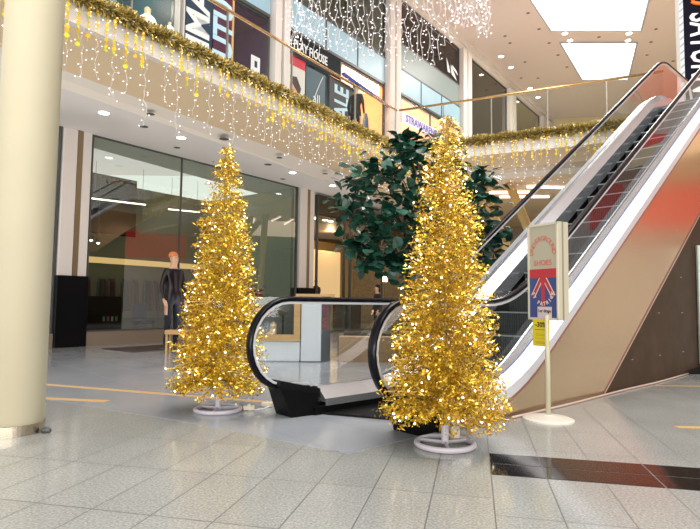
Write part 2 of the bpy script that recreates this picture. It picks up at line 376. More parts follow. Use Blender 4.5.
# upper cornice and posts
b = MB(); b.box((-10, -.12, 14.15), (34.5, .12, 14.45)); b.box((-10, -.2, 14.45), (34.5, .12, 14.75), 1); struct(b.build('trim_30', [M_post, M_facia], M=FAC))
for i, (s0, s1) in enumerate(((5.55, 6.2), (12.1, 12.95), (19.0, 20.0), (25.5, 26.5), (31.7, 34.4), (2.02, 2.2))):
    b = MB(); m = (s0 + s1) / 2; b.cbox((s0, -.28, 5.46), (m - .06, .1, 14.2), 0, .02); b.cbox((m + .06, -.28, 5.46), (s1, .1, 14.2), 0, .02); b.box((m - .06, -.1, 5.46), (m + .06, .05, 14.2), 1)
    struct(b.build('trim_%d' % (31 + i), [M_post, mat('grey_infill', (.30, .30, .30), .4)], M=FAC))
# interiors behind the upper glazing: partition walls and floors of the shops
def room(nm, s0, s1, z0, z1, m, dep=2.6):
    b = MB(); b.box((s0, dep, z0), (s1, dep + .1, z1)); b.box((s0, .12, z0), (s0 + .06, dep, z1)); b.box((s1 - .06, .12, z0), (s1, dep, z1)); b.box((s0, .12, z1 - .06), (s1, dep, z1))
    struct(b.build(nm, m, M=FAC))
room('wall_left.003', -8, 2.1, 5.5, 9.9, mat('deep_teal_wall', (.03, .09, .12), .5))
room('wall_left.004', 2.15, 5.6, 5.5, 9.9, mat('deep_purple_wall', (.07, .04, .10), .5))
room('wall_left.005', 5.9, 8.7, 5.5, 9.9, mat('dark_blue_wall', (.05, .09, .14), .5))
room('wall_left.006', 8.75, 12.4, 5.5, 9.9, mat('orange_wall_glow', (.90, .50, .22), .6, emit=(1, .55, .25), estr=.65))  # walls emit a little, standing in for the shop's interior light
room('wall_left.007', 12.6, 19.5, 5.5, 9.9, mat('peach_wall_glow', (.95, .62, .40), .6, emit=(1, .62, .38), estr=.6))  # glow put into the wall colour to brighten this interior
room('wall_left.008', -8, 12.4, 11.1, 14.3, mat('grey_green_wall', (.20, .22, .18), .6))
room('wall_left.009', 12.6, 19.2, 12.2, 14.3, mat('brown_black_wall', (.07, .05, .045), .6))
room('wall_left.010', 19.3, 26, 5.5, 14.3, mat('olive_grey_wall', (.16, .15, .10), .6))
room('wall_left.011', 26.2, 34.4, 5.5, 14.3, mat('yellow_wall', (.62, .50, .24), .6))

# ---------------------------------------------------------------- big cream column
t = empty('round_column', (-2.635, 4.40, 0), 'large round cream column in the left foreground', 'column')
b = MB(); b.lathe((0, 0, 0), [(.216, .075), (.216, Z_C)], 48); b.build('shaft', M_cream, t, smooth=False)
for f in t.children[0].data.polygons: f.use_smooth = abs(f.normal.z) < .5
b = MB(); b.lathe((0, 0, 0), [(.221, 0), (.221, .078), (.216, .08)], 48); b.build('base_band', M_chrome, t)
b = MB(); b.ball((.27, -.02, .02), .028, n=10, sc_=(1.6, 1, .9)); b.build('floor_stud', M_frame, t)

# ---------------------------------------------------------------- escalator
ANG = .667; E0 = -.73; ETOP = 7.52; UPF = 5.5
def smooth(x, r):
    if x < -r: return 0
    if x > r: return x
    return (x + r) ** 2 / (4 * r)
def softmax(e, e0=E0, r1=.5, r2=.6):   # pitch line with rounded transitions
    return ANG * (smooth(e - e0, r1) - smooth(e - e0 - 5.5 / ANG, r2))
def rail_z(e): return softmax(e, -.58, .45, .35)
def deck_z(e): return softmax(e, -.98, .65, .6) - .165
def erange(a, b_, st=.15):
    n = max(2, int((b_ - a) / st)); return [a + (b_ - a) * i / n for i in range(n + 1)]
esc = empty('escalator', ESC, 'long escalator with steel decks and champagne metal side, rising to the gallery at right', 'escalator')
def sweep(name, sec, e0, e1, m, st=.15, smooth=False):   # sec: points (y, dz) swept along the pitch line
    b = MB(); b.loft([[(e, y, deck_z(e) + dz) for y, dz in sec] for e in erange(e0, e1, st)])
    return b.build(name, m, esc, smooth=smooth)
E_A, E_B = -2.35, 9.1
for side, (yo, yi, yr, sh) in enumerate(((0.0, .34, .20, .33), (1.54, 1.20, 1.36, -.04))):
    sg = 1 if yi > yo else -1
    # wide steel deck
    sec = [(yo - .02 * sg, .235), (yo - .02 * sg, .345), (yo + .125 * sg, .40), (yo + .125 * sg, .235)]
    sweep('deck', sec, -2.2 + max(0, sh), E_B, M_silver)
    sweep('deck_seam', [(yo + .125 * sg, .396), (yo + .142 * sg, .400), (yo + .142 * sg, .30), (yo + .125 * sg, .30)], -2.2 + max(0, sh), E_B, M_blue)
    sweep('deck_cover', [(yo + .142 * sg, .401), (yr + .03 * sg, .405), (yi, .30), (yi, .27), (yo + .142 * sg, .27)], -2.2 + max(0, sh), E_B, mat('inner_steel', (.62, .64, .68), .25, .8))
    sweep('deck_lip', [(yo - .028 * sg, .215), (yo - .028 * sg, .238), (yo + .02 * sg, .238), (yo + .02 * sg, .215)], -2.2 + max(0, sh), E_B, M_gap)
    sweep('inner_deck', [(yi, .30), (yi + .012 * sg, .305), (yi + .012 * sg, .07), (yi, .07)], -2.2 + max(0, sh), E_B, mat('inner_steel', (.55, .55, .60), .22, .8))
    sweep('skirt_panel', [(yi + .0 * sg, .07), (yi + .015 * sg, .07), (yi + .015 * sg, -.32), (yi, -.32)], -1.9, E_B, M_black)
    # glass panel with rounded end
    b = MB(); pts_t = [(e, rail_z(e) + 1.04) for e in erange(-2.5 + sh, 9.2)]; pts_b = [(e, deck_z(e) + .38) for e in erange(-2.5 + sh, 9.2)]
    cap = [(-2.50 + sh - .38 * math.sin(a), .66 + .38 * math.cos(a)) for a in [math.pi * k / 12 for k in range(13)]]
    n = len(pts_t)
    vs = [(x, yr - .006, z) for x, z in pts_t + pts_b] + [(x, yr + .006, z) for x, z in pts_t + pts_b]
    fc = []
    for off, fl in ((0, 0), (2 * n, 1)):
        for i in range(n - 1): fc.append((off + i, off + i + 1, off + n + i + 1, off + n + i))
    for i in range(n - 1): fc.append((i, i + 1, 2 * n + i + 1, 2 * n + i))
    fc.append((n - 1, 2 * n - 1, 4 * n - 1, 3 * n - 1))
    b.add(vs, fc); b.prism([(x, z) for x, z in cap], yr - .006, yr + .006)
    b.build('glass_panel', M_glass_esc, esc)
    # handrail loop: around the lower end, up, and around the upper end
    lo = [(-2.25 + sh, .235), (-2.38 + sh, .245)] + [(-2.50 + sh - .41 * math.sin(a), .66 - .41 * math.cos(a)) for a in [math.pi * k / 14 for k in range(15)]]
    up = [(e, rail_z(e) + 1.07) for e in erange(-2.35 + sh, 9.3, .12)]
    zt = up[-1][1]; hi = [(9.3 + .41 * math.sin(a), zt - .41 + .41 * math.cos(a)) for a in [math.pi * k / 10 for k in range(1, 11)]]
    path = [(x, yr, z) for x, z in lo + up + hi]
    # oval section: wide across (y), thin along the normal
    rings = []
    P = [Vector(p) for p in path]
    for i, p in enumerate(P):
        d = (P[min(i + 1, len(P) - 1)] - P[max(i - 1, 0)]).normalized(); nn = Vector((-d.z, 0, d.x)); yv = Vector((0, 1, 0))
        rings.append([p + yv * .043 * math.cos(2 * math.pi * k / 12) + nn * .026 * math.sin(2 * math.pi * k / 12) for k in range(12)])
    b = MB(); b.loft(rings); HR = b.build('handrail', M_rubber, esc, smooth=True)
    b = MB(); rings = []
    for i, p in enumerate(P):
        d = (P[min(i + 1, len(P) - 1)] - P[max(i - 1, 0)]).normalized(); nn = Vector((-d.z, 0, d.x)); yv = Vector((0, 1, 0))
        rings.append([p + yv * sx * .026 + nn * (-.022 - sz * .022) for sx, sz in ((-1, 0), (1, 0), (1, 1), (-1, 1))])
    b.loft(rings); b.build('handrail_track', M_silver, HR)
    # black end box where the handrail returns into the base
    b = MB(); b.loft([[(x + sh + (.10 if x < -2.5 else 0), y, z) for x, y, z in q] for q in ([(-2.62, yr - .13, 0), (-2.30, yr - .15, 0), (-2.30, yr + .15, 0), (-2.62, yr + .13, 0)], [(-2.74, yr - .10, .27), (-2.22, yr - .15, .19), (-2.22, yr + .15, .19), (-2.74, yr + .10, .27)], [(-2.72, yr - .07, .335), (-2.20, yr - .13, .235), (-2.20, yr + .13, .235), (-2.72, yr + .07, .335)])])
    b.build('newel_base', M_black, esc)
    b = MB(); b.box((-2.30 + sh, min(yo, yi) - (.02 if side else -.03), 0), (-.6, max(yo, yi) + (.02 if side == 0 else -.02), .075)); b.build('plinth', M_black, esc)
# side cladding: champagne band, brown panel below it (near side), champagne (far side)
def jo(e): return .667 * e - .70
def outline_clad(ea, eb):
    top = [(e, deck_z(e) + .225) for e in erange(ea, eb, .15)]
    return top
top = outline_clad(-1.9, 9.0)
poly = [(-1.9, .0)] + [(1.05, 0.0)] + [(9.0, jo(9.0))] + list(reversed(top))
b = MB()
# strip mesh so the concave outline stays clean
def strip_clad(mb, y0, y1, low, top):
    n = len(top); vs = []
    for y in (y0, y1):
        for (e, z) in top: vs.append((e, y, z))
        for (e, z) in top: vs.append((e, y, low(e)))
    f = []
    for off in (0, 2 * n):
        for i in range(n - 1): f.append((off + i, off + i + 1, off + n + i + 1, off + n + i))
    for i in range(n - 1): f.append((i, i + 1, 2 * n + i + 1, 2 * n + i)); f.append((n + i, n + i + 1, 3 * n + i + 1, 3 * n + i))
    f.append((0, n, 3 * n, 2 * n)); f.append((n - 1, 2 * n - 1, 4 * n - 1, 3 * n - 1)); mb.add(vs, f)
strip_clad(b, .0, .03, lambda e: max(0, jo(e)), top); b.build('side_cladding', M_clad, esc)
b = MB(); strip_clad(b, 1.51, 1.54, lambda e: max(0, jo(e)), top); b.build('side_cladding', M_clad, esc)
b = MB(); strip_clad(b, .02, .05, lambda e: 0.0, [(e, jo(e)) for e in erange(1.08, 8.4, .3)]); b.build('lower_panel', M_brown, esc)
for q in ((2.1, 3.35), (3.6, 3.35)): pass
b = MB(); b.prism([(1.03, 0), (1.07, 0), (8.4, jo(8.37)), (8.4, jo(8.42) + .02)], -.004, .02); b.build('panel_edge', M_gap, esc)
b = MB(); b.prism([(1.06, 0), (1.11, 0), (8.4, jo(8.33)), (8.4, jo(8.37))], -.003, .03); b.build('panel_edge', mat('pale_edge', (.75, .60, .48), .4, .5), esc)
# rivets on the brown panel
for e_, z_ in ((2.0, .35), (2.0, .60), (3.0, .35), (3.0, .95), (4.0, .35), (4.0, .95), (4.0, 1.5), (5.0, .35), (5.0, .95), (5.0, 1.5)):
    b = MB(); b.box((e_ - .03, .014, z_ - .006), (e_ + .03, .022, z_ + .006)); b.build('rivet', mat('rivet_steel', (.4, .36, .33), .3, .8), esc)
# soffit under the truss
b = MB(); b.loft([[(e, .05, jo(e) - .02), (e, 1.45, jo(e) - .02), (e, 1.45, jo(e) + .06), (e, .05, jo(e) + .06)] for e in (1.2, 8.6)]); b.build('truss_soffit', M_brown, esc)
# landing plates
b = MB(); b.prism([(-2.28, 1.22), (-1.80, .34), (-.75, .34), (-.75, 1.22)], 0, .02, 'z'); b.build('landing_plate', M_black, esc)
b = MB(); b.box((7.6, .02, 5.2), (9.6, 1.48, 5.50)); b.build('landing_plate', mat('ribbed_plate', (.25, .26, .28), .3, .8), esc)
# steps
k = 0; e_ = -.70
sp = None
while e_ < 8.0:
    z = softmax(e_ + .2) ; zb = z - .27
    if z > .01:
        b = MB(); b.box((e_, .37, max(.02, zb)), (e_ + .40, 1.14, z), 0)
        nr = 24
        for q in range(nr):
            y0 = .385 + q * .0315; b.box((e_ - .012, y0, max(.02, zb + .01)), (e_, y0 + .016, z - .015), 1)
        b.box((e_ - .016, .37, z - .014), (e_ + .01, 1.14, z + .002), 2)
        o = b.build('step', [M_step, M_stepr, mat('step_nose', (.30, .34, .37), .4, .2)], esc)
    e_ += .40

# ---------------------------------------------------------------- gallery balustrades
def balustrade(M, x0, x1, posts, label, nm='glass_balustrade'):
    t = empty(nm, M @ Matrix.Translation((0, 0, 5.46)), label, 'railing')
    b = MB()
    b.tube([(x0, .05, 1.04), (x1, .05, 1.04)], .032, 12); b.build('handrail', M_brass, t, smooth=True)
    xs = [x0] + posts + [x1]
    for i in range(len(xs) - 1):
        b = MB(); b.box((xs[i] + .012, .045, -.1), (xs[i + 1] - .012, .055, .99)); b.build('glass_panel', M_glass_rail, t)
    for p in posts:
        b = MB(); b.box((p - .012, .03, -.1), (p + .012, .07, 1.01)); b.build('post', mat('steel_post', (.45, .42, .40), .3, .7), t)
    return t
balustrade(BAL, -13.5, 0, [-10.8, -8.4, -6.4, -4.55, -2.1], 'glass balustrade with a brass handrail along the left gallery above the shop windows')
balustrade(RBL, 0.02, 6.55, [1.3, 2.6, 4.0, 5.35], 'glass balustrade with a brass handrail on the right gallery, ending at the escalator')

# garlands
def garland(M, x0, x1, label, dens=1500, r=.15):
    t = empty('tinsel_garland', M @ Matrix.Translation((x0, -.10, 5.33)), label, 'garland')
    b = MB(); L_ = x1 - x0; npt = int(L_ / .15)
    b.tube([(i * L_ / npt, 0, .02 * math.sin(i * 1.3)) for i in range(npt + 1)], .05, 8); b.build('core_rope', mat('dark_tinsel_core', (.20, .13, .03), .6), t)
    b = MB(); rnd = random.Random(x0)
    for i in range(int(L_ * dens)):
        x = rnd.uniform(0, L_); a = rnd.uniform(0, 2 * math.pi); rr = r * (.45 + .6 * rnd.random()) * (1 + .12 * math.sin(x * 9))
        d = Vector((rnd.uniform(-.7, .7), math.cos(a), math.sin(a))).normalized()
        p0 = Vector((x, 0, 0)) + Vector((0, math.cos(a), math.sin(a))) * rr * .35; p1 = p0 + d * rr * .75
        sd = d.cross(Vector((rnd.uniform(-1, 1), rnd.uniform(-1, 1), rnd.uniform(-1, 1)))).normalized() * .009
        b.add([p0 - sd, p0 + sd, p1 + sd, p1 - sd], [(0, 1, 2, 3)], rnd.choice((0, 0, 0, 1, 2, 2)))
    b.build('tinsel', [mat('garland_gold', (.85, .66, .20), .35, .6), mat('garland_pale', (1.0, .93, .60), .3, .4), mat('garland_olive', (.38, .29, .06), .4, .5)], t, raw=True)
    b = MB()
    for i in range(int(L_ * 5)):
        a = rnd.uniform(0, 6.28); b.ball((rnd.uniform(0, L_), -.13 * abs(math.cos(a)), -.10 - .1 * rnd.random()), .008, n=5, m=4)
    tag(b.build('fairy_lights', M_bulbo, t), kind='stuff')
    return t
garland(BAL, -11.5, -.05, 'thick gold tinsel garland draped along the left gallery edge')
garland(RBL, .1, 6.45, 'thick gold tinsel garland along the right gallery edge, behind the escalator')

# hanging strings: three variants of gold discs, three of icicle lights, then copies
rnd = random.Random(3)
def disc_mesh(k):
    b = MB(); L_ = (.50, .62, .38)[k]; b.tube([(0, 0, 0), (0, 0, -L_)], .0015, 3, 1)
    z = -.04
    while z > -L_:
        a = rnd.uniform(0, 3.1); r_ = .031 if z > -L_ * .6 else .036; d = Vector((math.cos(a), math.sin(a), 0))
        vs = [Vector((0, 0, z)) + d * r_ * math.cos(q * 1.0472) + Vector((0, 0, 1)) * r_ * math.sin(q * 1.0472) for q in range(6)]
        b.add([v + d.cross(Vector((0, 0, 1))) * .0015 for v in vs] + [v - d.cross(Vector((0, 0, 1))) * .0015 for v in vs], [tuple(range(6)), tuple(range(11, 5, -1))] + [(q, (q + 1) % 6, 6 + (q + 1) % 6, 6 + q) for q in range(6)], 0 if rnd.random() < .8 else 2)
        if rnd.random() < .4: b.ball((.012, -.02, z + .03), .006, 3, n=5, m=4)
        z -= .062
    return b.mesh('disc_string', [M_gold_g, M_wirew, mat('disc_lime', (.75, .70, .05), .4, .2), M_bulbo])
def ice_mesh(k, L_, big=False, spread=.05):
    b = MB(); z = 0; x = 0; y = 0; p = [Vector((0, 0, 0))]; wr = .0045 if big else .0028; br = .0095 if big else .008
    while z > -L_:
        z -= (.10 if big else .06) + .03 * rnd.random(); x = rnd.uniform(-spread, spread) * .5; y = rnd.uniform(-spread, spread) * .5
        p.append(Vector((x, y, z)))
    b.tube(p, wr, 4, 0)
    for q in p[1:]:
        for _ in range(1):
            a = rnd.uniform(0, 6.28); ln = .05 + .03 * rnd.random(); e = q + Vector((math.cos(a) * ln, math.sin(a) * ln, rnd.uniform(-.03, .03)))
            b.tube([q, e], wr * .8, 3, 0); b.ball(e, br, 1, n=5, m=4)
    return b.mesh('icicle_string', [M_wirew, M_bulbw])
discs = [disc_mesh(k) for k in range(3)]; ices = [ice_mesh(k, l) for k, l in enumerate((1.35, 1.0, 1.15, .8))]
def hang(me, nm, M, x, y, z, label, cat, group, s=1):
    o = bpy.data.objects.new(nm, me); C.objects.link(o); o.matrix_world = M @ Matrix.Translation((x, y, z)) @ Matrix.Rotation(rnd.uniform(0, 6.28), 4, 'Z') @ Matrix.Scale(s, 4)
    return tag(o, label, cat, group)
for M, x0, x1, where in ((BAL, -11.2, -.1, 'left'), (RBL, .25, 6.3, 'right')):
    x = x0
    while x < x1:
        hang(rnd.choice(discs), 'disc_string', M, x, -.15, 5.22, 'string of shiny gold discs hanging below the garland of the %s gallery' % where, 'hanging decoration', 'gold disc strings on the %s gallery' % where, rnd.uniform(.8, 1.15)); x += rnd.uniform(.11, .22)
    x = x0 + .1
    while x < x1:
        hang(rnd.choice(ices), 'icicle_light_string', M, x, -.12, 5.20, 'white wire icicle light string dangling from the edge of the %s gallery' % where, 'string lights', 'icicle light strings on the %s gallery' % where, rnd.uniform(.85, 1.1)); x += rnd.uniform(.18, .38)

# hanging curtain of white lights in front of the upper shops
cur = [ice_mesh(k, l, True, .09) for k, l in enumerate((1.5, 1.3, 1.7, 1.1))]
lab = 'long white-wired light string of the round light curtain hanging high in the atrium'
specs = []
for k in range(30):
    px = 292 + (k / 29) * 158; bot = 46 + 18 * ((k / 29)) + rnd.uniform(-8, 8) if px < 440 else 45
    specs.append((px, min(bot, 66), 9.0 + .9 * math.sin(math.pi * k / 29)))
for k in range(16): specs.append((452 + 38 * k / 15, 32 + rnd.uniform(-10, 8), 9.4 + .6 * rnd.random()))
for k in range(7): specs.append((287 + 5 * k, 40 + rnd.uniform(-5, 6), 8.8 + .4 * rnd.random()))
for px, bot, d in specs:
    me = rnd.choice(cur); ln = -min(v.co.z for v in me.vertices); p = atd(px, bot, d)
    hang(me, 'curtain_light_string', W0, p.x, p.y, p.z + ln, lab, 'string lights', 'light curtain strings')

# ---------------------------------------------------------------- downlights and ceiling fittings
dm = MB(); dm.lathe((0, 0, 0), [(.13, 0), (.13, -.015), (.105, -.02)], 20); dring = dm.mesh('ring', M_white)
dl = MB(); dl.lathe((0, 0, 0), [(.10, -.010), (.10, -.026), (.05, -.030)], 16); dlens = dl.mesh('lens', M_lamp)
def downlight(p, label, group, s=1):
    t = empty('downlight', Matrix.Translation(p) @ Matrix.Scale(s, 4), label, 'ceiling light', group)
    for nm, me in (('ring', dring), ('lens', dlens)):
        o = bpy.data.objects.new(nm, me); C.objects.link(o); o.parent = t
for px, py, wh in ((104, 112, 'nearest the cream column'), (181.4, 137, 'second from the cream column'), (292.6, 172, 'near the big shop window\'s right end'), (332.6, 185, 'closest to the fig tree')):
    downlight(atz(px, py, 4.8), 'round downlight in the ceiling under the gallery, ' + wh, 'downlights under the gallery')
for px, py in ((501, 56), (511, 67), (565, 33), (570, 40), (530, 88), (538, 97), (629, 33), (628, 40), (474, 71), (496, 91), (500, 96)):
    p = atz(px, py, Z_C - .02); downlight(p, 'small round downlight in the high atrium ceiling', 'atrium ceiling downlights', 1.35)
for px, py, s in ((150.6, 114, 1), (143.7, 126.5, 1.2), (177, 147.6, 1), (279.5, 157.7, 1), (268, 164.5, 1.3), (282.7, 179, 1), (325, 173.7, 1), (224, 139, 1.4)):
    b = MB(); b.lathe((0, 0, 0), [(.08 * s, .002), (.08 * s, -.003), (.05 * s, -.004)], 14)
    p = atz(px, py, 4.8); tag(b.build('ceiling_vent', mat('dark_vent', (.12, .12, .12), .6), M=Matrix.Translation(p)), 'small dark round fitting in the grey ceiling under the gallery', 'ceiling fitting', 'dark fittings under the gallery')
for px, py in ((528, 13), (539, 29), (549, 43), (558, 55), (510, 43), (525, 62), (521, 78), (538, 78), (599, 37), (656, 29), (651, 42), (647, 55), (673, 61), (567, 67), (505, 36)):
    b = MB(); b.lathe((0, 0, 0), [(.085, 0), (.085, -.012), (.05, -.016)], 12)
    p = atz(px, py, Z_C); tag(b.build('ceiling_vent', mat('brown_vent', (.20, .16, .15), .6), M=Matrix.Translation(p)), 'tiny dark round sprinkler point in the atrium ceiling', 'ceiling fitting', 'dark points in the atrium ceiling')
for i, (a, c, lb) in enumerate((((527, 187), (566, 188), 'upper'), ((488, 193), (530, 192.5), 'middle'), ((500, 197), (549, 197), 'lower'))):
    p, q = atz(*a, 4.78), atz(*c, 4.78); b = MB(); b.tube([p, q], .035, 6)
    tag(b.build('tube_light', M_strip), 'glowing pinkish tube light under the right gallery, %s of the three' % lb, 'tube light')

# slanting columns under the right gallery
for (a, c, lb) in (((4.95, 17.0, 4.83), (6.95, 17.0, 0), 'right one, closer to the escalator'), ((4.25, 17.6, 4.83), (6.2, 17.6, 0), 'left one, behind the fig leaves')):
    b = MB(); b.tube([a, c], .14, 20); tag(b.build('slanted_column', mat('gold_beige_column', (.80, .58, .26), .4), smooth=True), 'slanting tan column under the right gallery, ' + lb, 'column', 'slanting columns under the right gallery')

# ---------------------------------------------------------------- gold tinsel trees
def tinsel_tree(loc, H, Rb, seed, label, lean=0):
    rnd = random.Random(seed)
    t = empty('gold_tinsel_tree', loc, label, 'christmas tree')
    b = MB(); b.tube([(0, 0, .02), (lean * .5, 0, H * .5), (lean, 0, H - .03)], .014, 8); b.build('trunk', mat('trunk_gold', (.55, .40, .12), .4, .6), t)
    b = MB(); n = 40; rr = .21
    ring = [(rr * math.cos(2 * math.pi * i / n), rr * math.sin(2 * math.pi * i / n), .02) for i in range(n + 1)]
    b.tube(ring, .020, 8, cap=False)
    for a in (.5, .5 + 2.094, .5 + 4.188): b.tube([(0, 0, .03), (rr * math.cos(a), rr * math.sin(a), .02)], .013, 6)
    b.tube([(0, 0, .02), (0, 0, .16)], .028, 10); b.build('base_stand', mat('lilac_white_metal', (.66, .62, .68), .35), t)
    leaves = MB(); wires = MB(); bulbs = MB()
    zs = .26; tips = []
    def prof(u): return Rb * (.10 + .90 * (1 - u) ** .86) * (.97 + .03 * math.sin(u * 22)) + .055 * min(1, 6 * (1 - u))
    nb = 1150
    for i in range(nb):
        u = 1 - math.sqrt(rnd.random()) if rnd.random() < .62 else rnd.random()
        z = zs + u * (H - zs); a = i * 2.39996 + rnd.uniform(-.2, .2); R_ = prof(u) * rnd.uniform(.72, 1.07)
        dz = rnd.uniform(-.10, .02) * (1 - u) - .01; st = Vector((lean * z / H, 0, min(z - dz * .2, H - .02)))
        en = Vector((lean * z / H + R_ * math.cos(a), R_ * math.sin(a), z + dz))
        if i % 3 == 0: wires.tube([st, en], .0028, 3)
        m = max(12, int(R_ * 85)); tips.append(en)
        for k in range(m):
            f = 1 - (rnd.random() ** 1.5) * .85; p = st.lerp(en, f) + Vector((rnd.gauss(0, .018), rnd.gauss(0, .018), rnd.gauss(0, .016)))
            s = rnd.uniform(.006, .0135); d1 = Vector((rnd.gauss(0, 1), rnd.gauss(0, 1), rnd.gauss(0, 1))).normalized(); d2 = d1.orthogonal().normalized()
            if rnd.random() < .35: d1_ = d1 * s * 2.2; d2_ = d2 * s * .35
            else: d1_ = d1 * s; d2_ = d2 * s
            leaves.add([p - d1_, p + d2_, p + d1_, p - d2_], [(0, 1, 2, 3)], rnd.choice((0, 0, 0, 1, 1, 2)))
    for i in range(14):      # straggling twigs at the lowest tier
        a = i * .449 + rnd.uniform(-.1, .1); st = Vector((0, 0, .30)); en = Vector((Rb * .95 * math.cos(a), Rb * .95 * math.sin(a), rnd.uniform(.13, .24)))
        wires.tube([st, st.lerp(en, .6) + Vector((0, 0, .05)), en], .004, 4)
        for k in range(60):
            p = st.lerp(en, rnd.uniform(.4, 1.03)) + Vector((rnd.gauss(0, .02), rnd.gauss(0, .02), rnd.gauss(0, .02) + .02)); s = rnd.uniform(.007, .013)
            d1 = Vector((rnd.gauss(0, 1), rnd.gauss(0, 1), rnd.gauss(0, 1))).normalized(); d2 = d1.orthogonal().normalized()
            leaves.add([p - d1 * s, p + d2 * s, p + d1 * s, p - d2 * s], [(0, 1, 2, 3)], rnd.choice((0, 0, 1, 2)))
    leaves.build('tinsel_foliage', [M_gold_l, M_gold_d, M_gold_p], t, raw=True)
    tag(wires.build('branch_wires', mat('gold_wire', (.6, .42, .10), .35, .8), t), kind='stuff')
    rnd.shuffle(tips)
    bm_ = MB(); bm_.ball((0, 0, 0), .0075, n=6, m=5); me = bm_.mesh('fairy_light', M_bulb)
    for q in tips[:100]:
        o = bpy.data.objects.new('fairy_light', me); C.objects.link(o); o.parent = t; o.location = q * 1.0
    for q in tips[100:190]: bulbs.ball(q + Vector((rnd.gauss(0, .015), rnd.gauss(0, .015), rnd.gauss(0, .015))), .0065, n=5, m=4)
    tag(bulbs.build('fairy_lights', M_bulb, t), kind='stuff')
    return t
t1 = atz(218, 411); t2 = atz(445, 446)
tinsel_tree(t1, 2.56, .43, 11, 'tall gold tinsel cone tree with lights, the left one, before the shop window', .02)
tinsel_tree(t2, 2.49, .43, 12, 'tall gold tinsel cone tree with lights, the right one, before the escalator', .02)

# ---------------------------------------------------------------- poster stand
N_ = Vector((1.905, 5.0, 0)); dfr = Vector((-.454, .891, 0)); dsd = Vector((.891, .454, 0))
# local frame: x along front (from far-left edge to near edge), y away into the thickness
PS = Matrix(((-dfr.x, dsd.x, 0, N_.x), (-dfr.y, dsd.y, 0, N_.y), (0, 0, 1, 0), (0, 0, 0, 1)))
t = empty('poster_stand', Matrix.Translation((1.83, 5.10, 0)), 'cream framed poster stand with a shoe shop poster, on a pole before the escalator side', 'sign stand')
TI = Matrix.Translation((-1.83, -5.10, 0))
LS = TI @ PS
b = MB(); b.lathe((0, 0, 0), [(.225, 0), (.225, .012), (.20, .022), (.05, .04), (.03, .05)], 40); b.build('foot', mat('cream_foot', (.80, .76, .66), .4), t)
b = MB(); b.tube([(0, 0, .02), (0, 0, .95)], .022, 12); b.build('pole', mat('cream_pole', (.62, .58, .42), .45), t, smooth=True)
x0, x1, zb, zt = -.37, 0, .905, 1.815
b = MB(); b.box((x0, 0, zb), (x1, .127, zt), 0, LS); fr = b.build('case', mat('case_beige', (.58, .53, .40), .5), t)
b = MB()
for a_, c_ in (((x0, -.012, zb), (x0 + .018, 0, zt)), ((x1 - .018, -.012, zb), (x1, 0, zt)), ((x0, -.012, zb), (x1, 0, zb + .022)), ((x0, -.012, zt - .022), (x1, 0, zt))): b.box(a_, c_, 0, LS)
b.box((x1 - .001, .045, zb), (x1 + .004, .062, zt), 1, LS)
b.build('frame', [mat('frame_pale', (.74, .69, .54), .4), mat('frame_groove', (.3, .27, .2), .5)], t)
b = MB(); zc = zb + .395
b.box((x0 + .018, -.004, zc), (x1 - .018, -.001, zt - .022), 0, LS)          # beige field
b.box((x0 + .018, -.004, zb + .022), (x1 - .018, -.001, zc), 1, LS)          # blue field
b.box((x0 + .018, -.006, zc), (x1 - .018, -.004, zc + .085), 2, LS)          # red bar
cx = (x0 + x1) / 2
b.box((cx - .022, -.006, zb + .13), (cx + .022, -.004, zc), 2, LS)
for sg in (-1, 1):
    p0 = Vector((cx + sg * .02, -.005, zc - .005)); p1 = Vector((cx + sg * .125, -.005, zb + .22)); d = (p1 - p0).normalized(); q = Vector((-d.z, 0, d.x))
    for wd, mi, yy in ((.026, 3, 0), (.016, 2, -.0012)):
        vs = [LS @ (v + Vector((0, yy, 0))) for v in (p0 - q * wd, p0 + q * wd, p1 + q * wd, p1 - q * wd)]; b.add(vs, [(0, 1, 2, 3)], mi)
tx = 'UNDERGROUND'; r_ = .138; cz = zt - .30
for i, ch in enumerate(tx):
    a = R(172 - 164 * i / (len(tx) - 1)); ML = LS @ Matrix.Translation((cx + r_ * math.cos(a), -.006, cz + r_ * 1.15 * math.sin(a))) @ UP @ Matrix.Rotation(a - math.pi / 2, 4, 'Z')
    text(b, ch, .064, ML, 4, .001)
text(b, 'SHOES', .075, LS @ Matrix.Translation((cx, -.006, cz - .075)) @ UP, 4, .001)
tx = 'ST PATRICK'
for i, ch in enumerate(tx):
    a = R(190 + 160 * i / (len(tx) - 1)); ML = LS @ Matrix.Translation((cx + .12 * math.cos(a), -.008, zb + .27 + .12 * math.sin(a))) @ UP @ Matrix.Rotation(a + math.pi / 2, 4, 'Z')
    text(b, ch, .050, ML, 3, .001, bold=.001)
b.build('poster', [mat('poster_beige', (.52, .48, .36), .6), mat('poster_blue', (.05, .08, .25), .5), mat('poster_red', (.55, .04, .05), .5), mat('poster_cream', (.85, .70, .60), .5), mat('poster_red_letters', (.70, .14, .10), .5)], t)
b = MB(); b.box((cx - .06, -.016, zb + .01), (cx + .11, -.012, zb + .125), 0, LS)
text(b, '1er \u00e9tage', .042, LS @ Matrix.Translation((cx + .025, -.0165, zb + .085)) @ UP, 1, .0005, bold=.001)
b.build('paper_note', [mat('pale_pink_paper', (.72, .60, .60), .7), mat('ink', (.02, .02, .02), .6)], t)
b = MB(); b.box((x0 + .075, -.03, zb - .245), (x0 + .275, -.026, zb + .005), 0, LS)
text(b, '-30%', .066, LS @ Matrix.Translation((x0 + .175, -.0305, zb - .045)) @ UP, 1, .0005, bold=.002)
for zz, wd in ((.088, .07), (.128, .06), (.142, .055), (.168, .065), (.200, .07), (.213, .055)): b.box((x0 + .175 - wd, -.0315, zb - zz - .004), (x0 + .175 + wd, -.030, zb - zz), 1 if zz < .1 else 2, LS)
